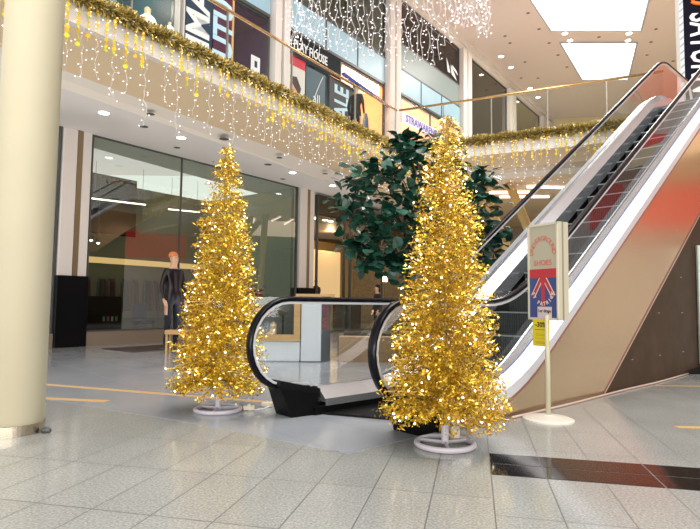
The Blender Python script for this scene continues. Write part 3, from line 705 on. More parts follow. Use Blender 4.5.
b.build('yellow_notice', [mat('yellow_paper', (.85, .68, .02), .6), mat('ink', (.02, .02, .02), .6), mat('faint_ink', (.45, .38, .05), .6)], t)

# ---------------------------------------------------------------- vertical banner sign of the electronics shop
t = empty('hanging_banner', Matrix.Translation((8.6, 14.0, 0)) @ Matrix.Rotation(R(-8), 4, 'Z'), 'tall black vertical banner with big white letters at the top right, beyond the escalator', 'banner')
b = MB(); b.box((.10, 0, 6.2), (1.2, .2, 11.2)); b.build('panel', mat('banner_black', (.004, .004, .014), .5, spec=.15), t)
b = MB(); b.box((0, -.01, 6.2), (.10, .21, 11.2), 0)
for k in range(26): b.prism([(.005, 6.3 + k * .19), (.095, 6.38 + k * .19), (.095, 6.44 + k * .19), (.005, 6.36 + k * .19)], -.014, -.01, mi=1)
b.build('edge_strip', [mat('edge_white', (.80, .86, .90), .35), mat('edge_grey', (.42, .50, .56), .4)], t)
b = MB(); top = 9.20
text(b, 'SATURN', .98, Matrix.Translation((.56, -.02, 7.66)) @ UP @ Matrix.Rotation(R(-90), 4, 'Z') @ Matrix.Diagonal((.58, 1, 1, 1)), 0, .01, bold=.012)
b.build('lettering', mat('letter_white', (.95, .95, .95), .4, emit=(1, 1, 1), estr=.15), t)
b = MB(); pts = [(.55 + (.16 + .05 * math.sin(a * 2)) * 1.3 * math.cos(a), -.03, 9.10 + .12 * math.sin(a)) for a in [k * .3 for k in range(22)]]; b.tube(pts, .045, 8); b.build('emblem', mat('emblem_orange', (.95, .20, .02), .4, emit=(1, .2, .02), estr=.2), t)

# red shop at the right of the atrium (mirrored in the metal side of the escalator)
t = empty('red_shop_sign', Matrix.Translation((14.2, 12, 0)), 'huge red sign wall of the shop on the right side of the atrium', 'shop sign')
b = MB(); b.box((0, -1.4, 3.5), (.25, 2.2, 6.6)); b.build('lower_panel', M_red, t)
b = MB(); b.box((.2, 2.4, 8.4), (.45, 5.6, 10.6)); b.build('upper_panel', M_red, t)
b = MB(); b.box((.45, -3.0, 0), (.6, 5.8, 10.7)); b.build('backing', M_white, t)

# ---------------------------------------------------------------- upper shop signs and posters
def banner(s0, s1, z0, z1, bg, label, paint, y=-.07, nm='shop_banner', cat='banner'):
    t = empty(nm, FAC @ Matrix.Translation((s0, y, z0)), label, cat)
    b = MB(); b.box((0, 0, 0), (s1 - s0, .02, z1 - z0)); b.build('panel', bg, t)
    b = MB(); ms = paint(b, s1 - s0, z1 - z0); b.build('print', ms, t); return t
lb = mat('light_blue_print', (.50, .72, .85), .5, emit=(.5, .72, .85), estr=.1)
wp = mat('white_print', (.85, .87, .88), .5)
M_navy = mat('banner_navy', (.02, .05, .09), .6, spec=.15); M_plum = mat('banner_plum', (.10, .03, .06), .6, spec=.15)
def rot_text(txt, size, w_, m, sx=.62):
    def f(b, W, H):
        text(b, txt, size, Matrix.Translation((W / 2, -.008, H / 2)) @ UP @ Matrix.Rotation(R(90), 4, 'Z') @ Matrix.Diagonal((sx, 1, 1, 1)), 0, .004, bold=.03); return [m]
    return f
banner(2.35, 3.25, 7.0, 9.8, M_navy, 'dark window banner with white shapes, left of the light blue lettered one', rot_text('NIMA', 1.05, 0, wp, .9), nm='window_banner')
banner(3.30, 4.02, 7.3, 9.8, M_plum, 'narrow plum window banner with light blue upright letters and an orange edge', lambda b, W, H: (rot_text('BUTU', .95, 0, lb, .9)(b, W, H), b.box((W - .07, -.01, 0), (W, 0, H), 1), [lb, mat('orange_edge', (.75, .42, .15), .5)])[-1], nm='window_banner')
def ticket(b, W, H): b.box((.04, -.01, .04), (W - .04, -.004, H - .04), 0); b.box((W * .35, -.014, H * .3), (W * .65, -.01, H * .7), 1); return [wp, M_navy]
s_, z_ = fs(254, 65); banner(s_ - .18, s_ + .18, z_ - .25, z_ + .25, wp, 'small white square sticker on the dark purple upper shop window', ticket, nm='window_sticker', cat='sticker')
# poster of a face with a red header
def face(b, W, H):
    b.box((0, -.008, H - .42), (W, -.004, H), 1)
    cx_, cz_ = W * .38, H * .50
    b.add([(cx_ + .26 * math.cos(a) - .05, -.006, cz_ + .42 * math.sin(a)) for a in [k * .3927 for k in range(16)]], [tuple(range(16))], 0)
    b.add([(0, -.007, 0), (W * .75, -.007, 0), (W * .55, -.007, .45), (W * .42, -.007, cz_), (W * .1, -.007, cz_)], [(0, 1, 2, 3, 4)], 0)
    b.add([(cx_ - .10, -.009, cz_ + .25), (cx_ + .22, -.009, cz_ - .05), (cx_ + .30, -.009, cz_ + .22), (cx_ + .08, -.009, cz_ + .55), (cx_ - .25, -.009, cz_ + .48)], [(0, 1, 2, 3, 4)], 2)
    b.box((cx_ - .12, -.010, cz_ + .04), (cx_ - .02, -.009, cz_ + .07), 2); b.box((cx_ - .16, -.010, cz_ - .20), (cx_ - .06, -.009, cz_ - .17), 1)
    return [mat('print_skin', (.80, .42, .25), .5), mat('print_red', (.65, .02, .06), .5), mat('print_hair', (.04, .02, .02), .5)]
banner(6.35, 7.15, 6.6, 9.2, mat('poster_white', (.75, .74, .70), .5), 'window poster of a face in profile under a red header', face, nm='window_poster', cat='poster')
# shop name board
s0, z0 = fs(287, 34)
def nameb(b, W, H):
    text(b, 'PLAY HOUSE', .42, Matrix.Translation((1.05, -.012, H * .52)) @ UP @ Matrix.Diagonal((.72, 1, 1, 1)), 0, .006, bold=.01); return [wp]
banner(6.32, 9.0, 9.1, 9.85, mat('board_slate', (.012, .018, .024), .6, spec=.15), 'dark slate name board with white letters over the upper shop', nameb, y=-.12, nm='shop_name_board', cat='shop sign')
def side_strip(b, W, H):
    text(b, 'all', .45, Matrix.Translation((W * .55, -.012, H * .62)) @ UP, 0, .004)
    for k in range(4): b.box((W * .45, -.012, H * .48 - k * .22), (W * .62, -.008, H * .48 - k * .22 + .08), 0)
    n = 14; P_ = [(W * (.12 + .75 * (k / n) ** 1.8), -.014, .2 + (H - .3) * k / n) for k in range(n + 1)]; b.tube(P_, .02, 4); return [wp]
banner(7.2, 8.2, 6.4, 9.0, mat('panel_petrol', (.03, .09, .13), .4), 'petrol blue window panel with a thin white curve and small letters', side_strip, nm='window_panel', cat='window panel')
banner(8.45, 9.95, 7.2, 9.1, mat('banner_black2', (.015, .02, .03), .5), 'black window banner with big light blue letters near the white post', rot_text('SALE', 1.15, 0, lb, .62), nm='window_banner')
def lettr(b, W, H):
    text(b, 'STRAWARENEWS', .44, Matrix.Translation((W / 2, -.01, H / 2)) @ UP @ Matrix.Diagonal((.98, 1, 1, 1)), 0, .004, bold=.006); b.box((-.18, -.012, -.05), (-.02, -.002, 1.0), 1); return [mat('violet_letters', (.20, .15, .55), .5), mat('print_red', (.65, .02, .06), .5)]
banner(13.25, 17.4, 8.75, 9.2, mat('lilac_board', (.75, .70, .90), .5, emit=(.8, .72, 1), estr=.25), 'lilac sign strip with violet letters inside the peach coloured upper shop', lettr, y=-.1, nm='sign_strip', cat='shop sign')
# white logo in the high dark window
s0, z0 = fs(450, 69)
t = empty('window_logo', FAC @ Matrix.Translation((s0, -.1, z0)), 'white winged emblem on the high dark window', 'emblem')
b = MB(); b.prism([(-.55, .35), (-.42, -.30), (-.15, -.28), (-.30, 0)], 0, .03); b.prism([(-.10, .15), (.0, -.28), (.55, -.42), (.30, -.15)], 0, .03); b.prism([(.05, .2), (.12, .05), (.7, -.1), (.5, .08)], 0, .03); b.build('shape', wp, t)
# faint lettering on the grey glass at top
s0, z0 = fs(352, 8)
t = empty('window_lettering', FAC @ Matrix.Translation((s0, -.08, z0)), 'faint dark letters on the high grey window behind the light curtain', 'lettering')
b = MB(); text(b, 'FLO', 1.1, UP, 0, .006); b.build('letters', mat('grey_letters', (.12, .13, .12), .5), t)
# blue awning bar inside the orange shop
b = MB(); b.tube([(9.0, -.25, 9.3), (12.0, -.25, 9.0)], .07, 6); tag(b.build('awning_bar', mat('blue_bar', (.05, .10, .45), .4), M=FAC), 'dark blue bar across the top of the orange upper shop', 'bar')
# hanging blue garment inside the orange shop
b = MB(); b.loft([[(11.45, .5, 7.0), (11.75, .5, 7.0), (11.75, .7, 7.0), (11.45, .7, 7.0)], [(11.5, .52, 8.5), (11.72, .52, 8.5), (11.72, .66, 8.5), (11.5, .66, 8.5)], [(11.58, .56, 8.75), (11.66, .56, 8.75), (11.66, .62, 8.75), (11.58, .62, 8.75)]]); tag(b.build('hanging_garment', mat('blue_cloth', (.10, .25, .45), .7), M=FAC), 'blue garment hanging at the right end of the orange upper shop', 'garment')

# white lanterns on the gallery behind the garland
for px, py, d, s, lb_ in ((147, 24, 9.6, 1.0, 'larger white globe lantern with a beige neck on the left gallery'), (169.5, 30, 10.0, .5, 'smaller white globe lantern further along the left gallery')):
    p = atd(px, py, d); t = empty('globe_lantern', Matrix.Translation(p), lb_, 'lantern')
    b = MB(); b.ball((0, 0, 0), .17 * s, n=20, m=14); b.build('globe', mat('globe_white', (.9, .9, .88), .3, emit=(1, 1, .97), estr=.5), t, smooth=True)
    b = MB(); b.lathe((0, 0, .15 * s), [(.07 * s, 0), (.055 * s, .06 * s), (.06 * s, .13 * s), (.03 * s, .16 * s)], 14); b.build('neck', mat('neck_beige', (.75, .65, .40), .5), t)
    b = MB(); zz = p.z - 5.45; b.tube([(0, 0, -zz), (0, 0, -.16 * s)], .02, 8); b.lathe((0, 0, -zz), [(.1, 0), (.1, .02), (.02, .04)], 14); b.build('stand', M_white, t)

# ---------------------------------------------------------------- kiosk counter with low oak-framed display
KO = Matrix.Translation((-.62, 9.62, 0)) @ Matrix.Rotation(R(1.5), 4, 'Z')
t = empty('kiosk_counter', KO, 'white counter block with an oak top and a dark right side, behind the escalator foot', 'counter')
b = MB(); b.cbox((-.22, 0, .02), (.135, .55, 1.14), 0, .01); b.build('body', mat('pale_grey_laminate', (.66, .70, .74), .4), t)
b = MB(); b.loft([[(.137, .0, .0), (.29, .22, .0), (.29, .55, .0), (.137, .55, .0)], [(.137, .0, 1.14), (.29, .22, 1.14), (.29, .55, 1.14), (.137, .55, 1.14)]]); b.build('side_panel', mat('slate_side', (.13, .14, .16), .3), t)
b = MB(); b.box((-.32, -.03, 1.14), (.36, .60, 1.185)); b.build('top', M_wood, t)
b = MB(); text(b, 'SALE', .2, Matrix.Translation((.20, .075, .78)) @ Matrix.Rotation(R(55), 4, 'Z') @ UP @ Matrix.Rotation(R(90), 4, 'Z'), 0, .003); b.build('red_lettering', mat('letter_red', (.6, .05, .12), .5), t)
b = MB(); b.box((-.22, .02, 0), (.13, .5, .03)); b.build('kickboard', M_frame, t)
t = empty('display_case', KO, 'low oak-framed glass display case on a pale grey base, left of the white counter', 'display case')
b = MB(); b.cbox((-1.9, .02, .02), (-.235, 1.2, .36), 0, .01); b.box((-1.85, .05, 0), (-.25, 1.1, .03)); b.build('base', mat('pale_grey_laminate', (.66, .70, .74), .4), t)
b = MB(); b.box((-1.9, -.01, .36), (-.235, .10, .47)); b.box((-.345, -.01, .47), (-.235, .10, 1.14)); b.box((-1.9, -.01, .47), (-1.8, .10, 1.14)); b.build('oak_frame', M_wood, t)
b = MB(); b.box((-1.8, .03, .47), (-.345, .045, 1.12)); b.build('glass_pane', M_glass_rail, t)
b = MB(); b.box((-1.85, .1, .36), (-.25, 1.15, .38)); b.box((-1.85, 1.13, .38), (-.25, 1.15, 1.0)); b.build('back_panel', mat('case_dark', (.06, .07, .07), .6), t)
b = MB(); b.box((-1.7, .15, .80), (-.55, .6, .815)); b.box((-1.7, .5, .38), (-1.66, .54, .80)); b.box((-.60, .5, .38), (-.56, .54, .80)); b.build('shelf', M_black, t)
# things shown in the case: shoes and baubles
def shoe(b, L_, mi=0):
    rs = []
    for u, wd, h, z in ((0, .03, .05, .015), (.15, .04, .10, .01), (.35, .04, .11, .005), (.6, .045, .06, 0), (.85, .045, .045, 0), (1, .02, .025, .005)):
        rs.append([(u * L_, -wd, z), (u * L_, wd, z), (u * L_, wd * .8, z + h), (u * L_, -wd * .8, z + h)])
    b.loft(rs, mi)
for i, (x, y, z, cname, col, lb_) in enumerate(((-1.45, .35, .815, 'black_leather', (.02, .02, .02), 'black shoe on the shelf of the display case, leftmost'), (-1.05, .35, .815, 'red_leather', (.6, .03, .06), 'red shoe in the middle of the display case shelf'), (-.75, .3, .815, 'black_leather', (.02, .02, .02), 'black shoe at the right end of the display case shelf'), (-1.3, .3, .38, 'dark_brown_leather', (.07, .04, .03), 'dark brown shoe on the floor of the display case'))):
    b = MB(); shoe(b, .26); tag(b.build('shoe', mat(cname, col, .35), M=KO @ Matrix.Translation((x, y, z)) @ Matrix.Rotation(.4, 4, 'Z')), lb_, 'shoe')
for x, z, col, nm_, lb_ in ((-.80, .45, (.75, .45, .10), 'gold_bauble', 'gold bauble in the display case, lower right'), (-.72, .62, (.75, .5, .3), 'copper_bauble', 'copper bauble in the display case, above the gold one'), (-.95, .44, (.85, .7, .65), 'pink_bauble', 'pale pink bauble in the display case')):
    b = MB(); b.ball((0, 0, 0), .055, n=14, m=10); b.lathe((0, 0, .05), [(.015, 0), (.015, .02)], 8)
    if z > .5: b.box((-.05, -.05, -.24), (.05, .05, -.055))
    elif z > .38: b.lathe((0, 0, -(z - .38)), [(.03, 0), (.03, .015)], 10)
    tag(b.build('bauble', mat(nm_, col, .3, .5), M=KO @ Matrix.Translation((x, .2, z)), smooth=True), lb_, 'bauble')
# flower bowl and boots on top of the case
t = empty('flower_bowl', KO @ Matrix.Translation((-1.22, .45, .815)), 'dark bowl of red flowers rising behind the left gold tree', 'flower bowl')
b = MB(); b.lathe((0, 0, 0), [(.10, 0), (.17, .10), (.20, .28), (.18, .30)], 18); b.build('bowl', M_black, t)
rr_ = random.Random(5)
for k in range(26):
    p = Vector((rr_.gauss(0, .10), rr_.gauss(0, .08), .33 + abs(rr_.gauss(0, .07)))); b = MB(); b.ball(p, .035, n=8, m=5, sc_=(1, 1, .7)); b.tube([p, (p.x * .4, p.y * .4, .25)], .006, 4)
    b.build('flower', mat('flower_red', (.65, .03, .06), .6) if k % 3 == 0 else mat('flower_dark', (.05, .04, .03), .6), t)

# bronze planter with the fig tree
t = empty('fig_tree', (.95, 10.1, 0), 'large dark green fig tree in a long bronze planter, behind the right gold tree', 'potted tree')
b = MB(); b.cbox((-1.15, -.40, .0), (.75, .35, .46), 0, .02); b.build('planter', mat('bronze_planter', (.26, .17, .10), .35, .5), t)
b = MB(); b.box((-1.05, -.32, .44), (.65, .27, .47)); b.build('soil', mat('soil', (.05, .035, .025), .9), t)
b = MB(); rf = random.Random(21)
stems = []
for k in range(6):
    x0 = rf.uniform(.0, .6); top_ = Vector((x0 * 1.0 + rf.uniform(-.5, .4), rf.uniform(-.3, .3), rf.uniform(2.5, 3.3)))
    pts = [Vector((x0, rf.uniform(-.1, .1), .45)), Vector((x0 + rf.uniform(-.1, .1), 0, 1.2)), Vector((x0 * .9 + top_.x * .2, top_.y * .5, 1.9)), top_]
    b.tube(pts, .028, 7); stems.append(pts)
b.build('trunk', M_bark, t)
# leaf mesh: obovate, folded along the midrib
def leaf(mb, p, d, up, s, mi):
    d = d.normalized(); sd = d.cross(up).normalized(); nn = sd.cross(d).normalized()
    prof = ((0, .02), (.2, .22), (.42, .30), (.68, .46), (.88, .36), (1.0, .02)); L_, Rr = [], []; mid = []
    for u, wd in prof:
        c = p + d * s * u - nn * s * .22 * u * u; mid.append(c); L_.append(c + sd * s * wd + nn * s * .10 * wd * 2); Rr.append(c - sd * s * wd + nn * s * .10 * wd * 2)
    n = len(prof); f = []
    for i in range(n - 1): f.append((i, i + 1, n + i + 1, n + i)); f.append((i + 1, i, 2 * n + i, 2 * n + i + 1))
    mb.add(mid + L_ + Rr, f, mi)
b = MB(); br_ = MB()
CR = []   # leaf clusters measured in the photograph (pixel, radius in metres)
for px, py, rx, rz in ((365, 180, .35, .30), (350, 205, .25, .25), (378, 232, .45, .30), (400, 175, .40, .38), (415, 150, .30, .28), (395, 262, .15, .12), (372, 262, .18, .12), (395, 210, .40, .35), (430, 200, .5, .5), (470, 230, .45, .45), (480, 180, .20, .22), (440, 165, .35, .35), (412, 265, .22, .30), (440, 270, .4, .4), (490, 235, .22, .22), (487, 262, .20, .15), (474, 205, .30, .25), (405, 140, .15, .1), (360, 245, .2, .12), (425, 240, .4, .3)):
    c = atd(px, py, 10.0) - Vector((.95, 10.1, 0)); CR.append((c, rx, rz))
for c, rx, rz in CR:
    st = min((q for s in stems for q in s[1:]), key=lambda q: (q - c).length); br_.tube([st, st.lerp(c, .6) + Vector((0, 0, .05)), c], .012, 5)
    for k in range(int(24 + 95 * rx * 1.6)):
        o_ = Vector((rf.gauss(0, .55) * rx, rf.gauss(0, .6) * rx, rf.gauss(0, .55) * rz)); p = c + o_
        d = Vector((o_.x / rx * .8 + rf.gauss(0, .6), o_.y / rx * .6 + rf.gauss(0, .5) - .3, rf.gauss(-.05, .55)))
        leaf(b, p, d, Vector((rf.gauss(0, .35), rf.gauss(-.25, .35), 1)), rf.uniform(.14, .27), rf.choice((0, 0, 1)))
tag(br_.build('branches', M_bark, t), kind='stuff'); b.build('leaves', [M_leaf, M_leaf2], t, smooth=True)

# ---------------------------------------------------------------- people and mannequins
def figure(name, M, H, label, cat, cols, pose='stand', hair=None, face_yaw=0, seed=0, grp=None):
    """One continuous skinned body; hair as a child. Local -y is the front."""
    s = H / 1.8
    J = {'pelvis': (0, 0, .95, .135, .105), 'waist': (0, 0, 1.10, .125, .095), 'chest': (0, 0, 1.32, .165, .115), 'neckb': (0, .01, 1.47, .085, .075), 'neck': (0, 0, 1.54, .052, .055), 'head': (0, -.015, 1.64, .078, .092), 'crown': (0, 0, 1.735, .070, .082)}
    E_ = [('pelvis', 'waist'), ('waist', 'chest'), ('chest', 'neckb'), ('neckb', 'neck'), ('neck', 'head'), ('head', 'crown')]
    for sg, n_ in ((-1, 'l'), (1, 'r')):
        J['sh' + n_] = (sg * .175, .0, 1.42, .062, .062)
        if pose == 'stand': el_, wr, ha = (sg * .245, .02, 1.14), (sg * .235, -.06, .90), (sg * .225, -.09, .80)
        else: el_, wr, ha = (sg * .27, -.03, 1.16), (sg * .20, -.24, 1.10), (sg * .17, -.32, 1.10)
        J['el' + n_] = (*el_, .043, .043); J['wr' + n_] = (*wr, .029, .033); J['ha' + n_] = (*ha, .022, .040)
        J['hip' + n_] = (sg * .095, 0, .88, .092, .095); J['kn' + n_] = (sg * .105, -.02 if sg < 0 else .0, .50, .060, .064); J['an' + n_] = (sg * .11, .03, .09, .040, .046); J['to' + n_] = (sg * .125, -.13, .035, .040, .030)
        E_ += [('chest', 'sh' + n_), ('sh' + n_, 'el' + n_), ('el' + n_, 'wr' + n_), ('wr' + n_, 'ha' + n_), ('pelvis', 'hip' + n_), ('hip' + n_, 'kn' + n_), ('kn' + n_, 'an' + n_), ('an' + n_, 'to' + n_)]
        hx, hy, hz = ha
        dv = (Vector(ha) - Vector(wr)).normalized()
        for k, (fx, ln) in enumerate(((-.9, .065), (-.3, .078), (.3, .082), (.9, .072))):   # four fingers
            b0 = Vector(ha) + Vector((0, fx * .024, 0)) if pose == 'stand' else Vector(ha) + Vector((fx * .024, 0, 0))
            m1 = b0 + dv * ln * .55; m2 = b0 + dv * ln + Vector((-sg * .012, -.006, 0))
            J['f%s%da' % (n_, k)] = (*m1, .0095, .0095); J['f%s%db' % (n_, k)] = (*m2, .008, .008)
            E_ += [('ha' + n_, 'f%s%da' % (n_, k)), ('f%s%da' % (n_, k), 'f%s%db' % (n_, k))]
        th = Vector(wr).lerp(Vector(ha), .5) + Vector((-sg * .02, -.045, -.02)); J['t' + n_] = (*th, .011, .011); E_.append(('wr' + n_, 't' + n_))
    names = list(J); me = bpy.data.meshes.new('skel'); me.from_pydata([Vector(J[k][:3]) * s for k in names], [(names.index(a), names.index(c)) for a, c in E_], [])
    o = bpy.data.objects.new('skel', me); C.objects.link(o); o.modifiers.new('skin', 'SKIN'); 
    if not me.skin_vertices: 
        pass
    sv = me.skin_vertices[0].data
    for i, k in enumerate(names): sv[i].radius = (J[k][3] * s, J[k][4] * s); sv[i].use_root = (k == 'pelvis')
    sm_ = o.modifiers.new('sub', 'SUBSURF'); sm_.levels = 1; sm_.render_levels = 1
    bpy.context.view_layer.update(); dg = bpy.context.evaluated_depsgraph_get(); ev = o.evaluated_get(dg); bm_ = bpy.data.meshes.new_from_object(ev)
    bpy.data.objects.remove(o)
    t = empty(name, M, label, cat, grp)
    for m in cols: bm_.materials.append(m)      # 0 skin, 1 top, 2 trousers, 3 shoes
    for p in bm_.polygons:
        z = p.center.z / s; ax = abs(p.center.x) / s; p.use_smooth = True
        if z > 1.47: p.material_index = 0
        elif ax > .16 and ((pose == 'stand' and z < .90) or (pose != 'stand' and p.center.y / s < -.25 and z < 1.2 and z > 1.0)): p.material_index = 0
        elif z > .93 or (ax > .19 and z > .7): p.material_index = 1
        elif z > .10: p.material_index = 2
        else: p.material_index = 3
    bo = bpy.data.objects.new('body', bm_); C.objects.link(bo); bo.parent = t
    f = MB(); hz = 1.655 * s   # facial features
    def bit(nm, c, r, m, sc_): q = MB(); q.ball(c, r, n=8, m=6, sc_=sc_); q.build(nm, m, t, smooth=True)
    bit('nose', (0, -.108 * s, hz - .005 * s), .014 * s, cols[0], (.8, 1.2, 1.5)); bit('mouth', (0, -.096 * s, hz - .045 * s), .016 * s, mat('lips', (.5, .2, .16), .5), (1.3, .5, .4))
    for sg in (-1, 1): bit('eye', (sg * .03 * s, -.095 * s, hz + .022 * s), .010 * s, M_black, (1.2, .6, .7)); bit('ear', (sg * .080 * s, .0, hz), .02 * s, cols[0], (.4, .9, 1.4))
    if hair:
        h = MB(); h.ball((0, .028 * s, 1.725 * s), .092 * s, n=16, m=12, sc_=(.92, 1.05, .80))
        if hair[1]: h.ball((0, .07 * s, 1.60 * s), .07 * s, n=12, m=8, sc_=(1.1, .7, 1.5))
        h.build('hair', hair[0], t, smooth=True)
    return t
skin = mat('skin_tone', (.70, .42, .28), .5); cloth_b = mat('black_cloth', (.012, .012, .014), .8); leather = mat('black_leather_jacket', (.016, .011, .014), .32, spec=.35); jeans = mat('dark_jeans', (.012, .014, .025), .8)
mskin = mat('mannequin_skin', (.72, .45, .30), .45)
p = atz(171, 349.5)
t = figure('mannequin', Matrix.Translation(p + Vector((0, 0, .03))) @ Matrix.Rotation(R(55), 4, 'Z'), 2.06, 'mannequin in a black leather jacket and dark jeans, left of the left gold tree', 'mannequin', [mskin, leather, jeans, cloth_b], hair=(mat('orange_cap', (.75, .25, .08), .7), False))
b = MB(); b.lathe((0, .0, -.028), [(.24, 0), (.24, .02), (.22, .028)], 28); b.build('base_plate', M_frame, t)
b = MB()
for sg in (-1, 1): b.loft([[(sg * .02 + sg * q, -.145, z) for q, z in ((0, 1.20), (.05, 1.20))] + [(sg * .02 + sg * q, -.155, z) for q, z in ((.09, 1.62), (.02, 1.60))]] + [[(sg * .02 + sg * q, -.165, z) for q, z in ((0, 1.20), (.05, 1.20))] + [(sg * .02 + sg * q, -.17, z) for q, z in ((.09, 1.62), (.02, 1.60))]])
b.build('lapels', mat('lapel_leather', (.035, .03, .035), .3), t)
p = atd(377, 300, 17.2); p.z = .002
figure('person', Matrix.Translation(p) @ Matrix.Rotation(R(-70), 4, 'Z'), 1.62, 'dark-haired person in black clothes standing in the hall below the fig leaves', 'person', [skin, cloth_b, cloth_b, cloth_b], hair=(cloth_b, True))
p = atd(356, 100, 15.2); p.z = 5.46
figure('person', Matrix.Translation(p) @ Matrix.Rotation(R(150), 4, 'Z'), 1.78, 'person dressed in black standing behind the left gallery handrail', 'person', [skin, cloth_b, cloth_b, cloth_b], hair=(cloth_b, False))

# ---------------------------------------------------------------- things behind the tinted window
def inF(x, y, z): return FAC @ Matrix.Translation((x, y, z))
t = empty('display_table', inF(.5, .9, 0), 'long black cabinet standing inside the big tinted shop window', 'cabinet')
b = MB(); b.cbox((-.45, 0, 0), (.95, .5, 1.12), 0, .02); b.build('body', M_black, t)
b = MB()
for k in range(4): b.box((.45 + k * .11, -.01, .50), (.50 + k * .11, 0, .62), k % 3)
b.build('colour_labels', [mat('label_green', (.1, .4, .2), .5), mat('label_red', (.5, .1, .1), .5), mat('label_grey', (.4, .4, .4), .5)], t)
t = empty('wall_screen', inF(1.6, 3.6, 3.0), 'dark wide screen high inside the tinted shop', 'screen')
b = MB(); b.box((-.2, 0, 0), (1.8, .08, .75)); b.build('screen', M_black, t)
b = MB(); b.box((-.2, .02, .75), (1.8, .06, 1.8)); b.build('hanger', M_frame, t)
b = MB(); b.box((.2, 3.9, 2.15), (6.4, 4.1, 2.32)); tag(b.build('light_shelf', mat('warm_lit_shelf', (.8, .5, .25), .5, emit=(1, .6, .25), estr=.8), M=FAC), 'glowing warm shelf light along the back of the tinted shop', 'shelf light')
for k in range(7):
    x = .6 + k * .75
    t = empty('clothes_rack', inF(x, 3.3, 0), 'rack of dark garments at the back of the tinted shop', 'clothes rack', 'racks in the tinted shop')
    b = MB(); b.tube([(0, 0, 0), (0, 0, 1.7), (.5, 0, 1.7), (.5, 0, 0)], .02, 6); b.build('rail', M_frame, t)
    b = MB()
    for q in range(5): b.loft([[(.04 + q * .09, -.2, .7), (.09 + q * .09, -.2, .7), (.09 + q * .09, .2, .7), (.04 + q * .09, .2, .7)], [(.05 + q * .09, -.16, 1.55), (.08 + q * .09, -.16, 1.55), (.08 + q * .09, .16, 1.55), (.05 + q * .09, .16, 1.55)], [(.06 + q * .09, -.03, 1.66), (.07 + q * .09, -.03, 1.66), (.07 + q * .09, .03, 1.66), (.06 + q * .09, .03, 1.66)]], q % 3)
    b.build('garments', [mat('cloth_char', (.05, .05, .055), .8), mat('cloth_maroon', (.20, .05, .05), .8), mat('cloth_olive', (.14, .13, .08), .8)], t)
t = empty('shop_chair', inF(2.0, .8, 0), 'dark blue chair inside the tinted window beside the mannequin', 'chair')
b = MB(); b.cbox((-.22, -.2, .42), (.22, .2, .50), 0, .02); b.build('seat', mat('chair_blue', (.02, .04, .14), .5), t)
b = MB(); b.cbox((-.2, .16, .55), (.2, .22, .95), 0, .02); b.build('backrest', mat('chair_blue', (.02, .04, .14), .5), t)
for sx in (-1, 1):
    for sy in (-1, 1): b = MB(); b.tube([(sx * .17, sy * .15, .43), (sx * .21, sy * .2, 0)], .014, 6); b.build('leg', M_frame, t)
    b = MB(); b.tube([(sx * .15, .17, .45), (sx * .15, .19, .60)], .012, 6); b.build('back_support', M_frame, t)
for px, py, y_ in ((94, 241, 2.0), (106, 245, 2.0), (120, 243, 2.2), (127, 246, 2.2)):
    s_, z_ = fs(px, py); b = MB(); b.tube([(0, 0, .12), (0, 0, 1.6)], .01, 5); b.lathe((0, 0, 0), [(.04, 0), (.06, .05), (.05, .14)], 10); b.ball((0, 0, -.005), .042, 1, n=8, m=6)
    tag(b.build('spotlight', [M_frame, M_lamp], M=inF(s_ * 1.12 + .35, y_, z_ + .25)), 'small spotlight glowing inside the tinted shop', 'spotlight', 'spotlights in the tinted shop')
for (sx, sz, L_, lb_) in ((1.2, 3.75, 1.5, 'left'), (3.6, 3.8, 1.0, 'middle'), (5.2, 3.6, 1.2, 'right')):
    b = MB(); b.tube([(sx, 2.2, sz), (sx + L_, 2.0, sz + .03)], .022, 6); b.tube([(sx + .1, 2.2, sz), (sx + .1, 2.2, 4.8)], .006, 4, 1); b.tube([(sx + L_ - .1, 2.0, sz), (sx + L_ - .1, 2.0, 4.8)], .006, 4, 1)
    tag(b.build('tube_light', [M_strip, M_frame], M=FAC), 'slim tube light hanging inside the tinted shop, %s of the three' % lb_, 'tube light')

# gold-lit shop further right
for q in (8.6, 10.4, 12.4): lamp('shop_lamp', FAC @ Vector((q, 3, 3.95)), 90, (1, .74, .42))
for q in (1.5, 5): lamp('shop_lamp', FAC @ Vector((q, 3, 4.5)), 14, (1, .85, .6))
for q in (3.8, 7.4, 10.6, 14.5, 17.2): lamp('shop_lamp', FAC @ Vector((q, 1.5, 8.4)), 45, (1, .88, .75))
for q in (-2, 1, 28, 30): lamp('shop_lamp', FAC @ Vector((q, 1.4, 9.5)), 60, (1, .9, .75))
area('shop_light', RBL @ Vector((4, 8, 4.7)), (6, 6), 170, (1, .78, .55))
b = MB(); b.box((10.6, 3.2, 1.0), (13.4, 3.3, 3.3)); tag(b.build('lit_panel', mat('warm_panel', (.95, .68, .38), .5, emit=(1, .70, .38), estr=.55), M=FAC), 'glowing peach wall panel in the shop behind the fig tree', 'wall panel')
for k, (px, py) in enumerate(((320, 234.5), (332, 240.5), (338, 234.5), (323, 208))):
    s_, z_ = fs(px, py); b = MB(); b.lathe((0, 0, 0), [(.10, 0), (.10, -.02)], 14); tag(b.build('downlight', M_lamp, M=inF(s_ + .8, 1.0, 4.14)), 'small lamp under the dark ceiling of the gold-lit shop', 'ceiling light', 'lamps of the gold-lit shop')
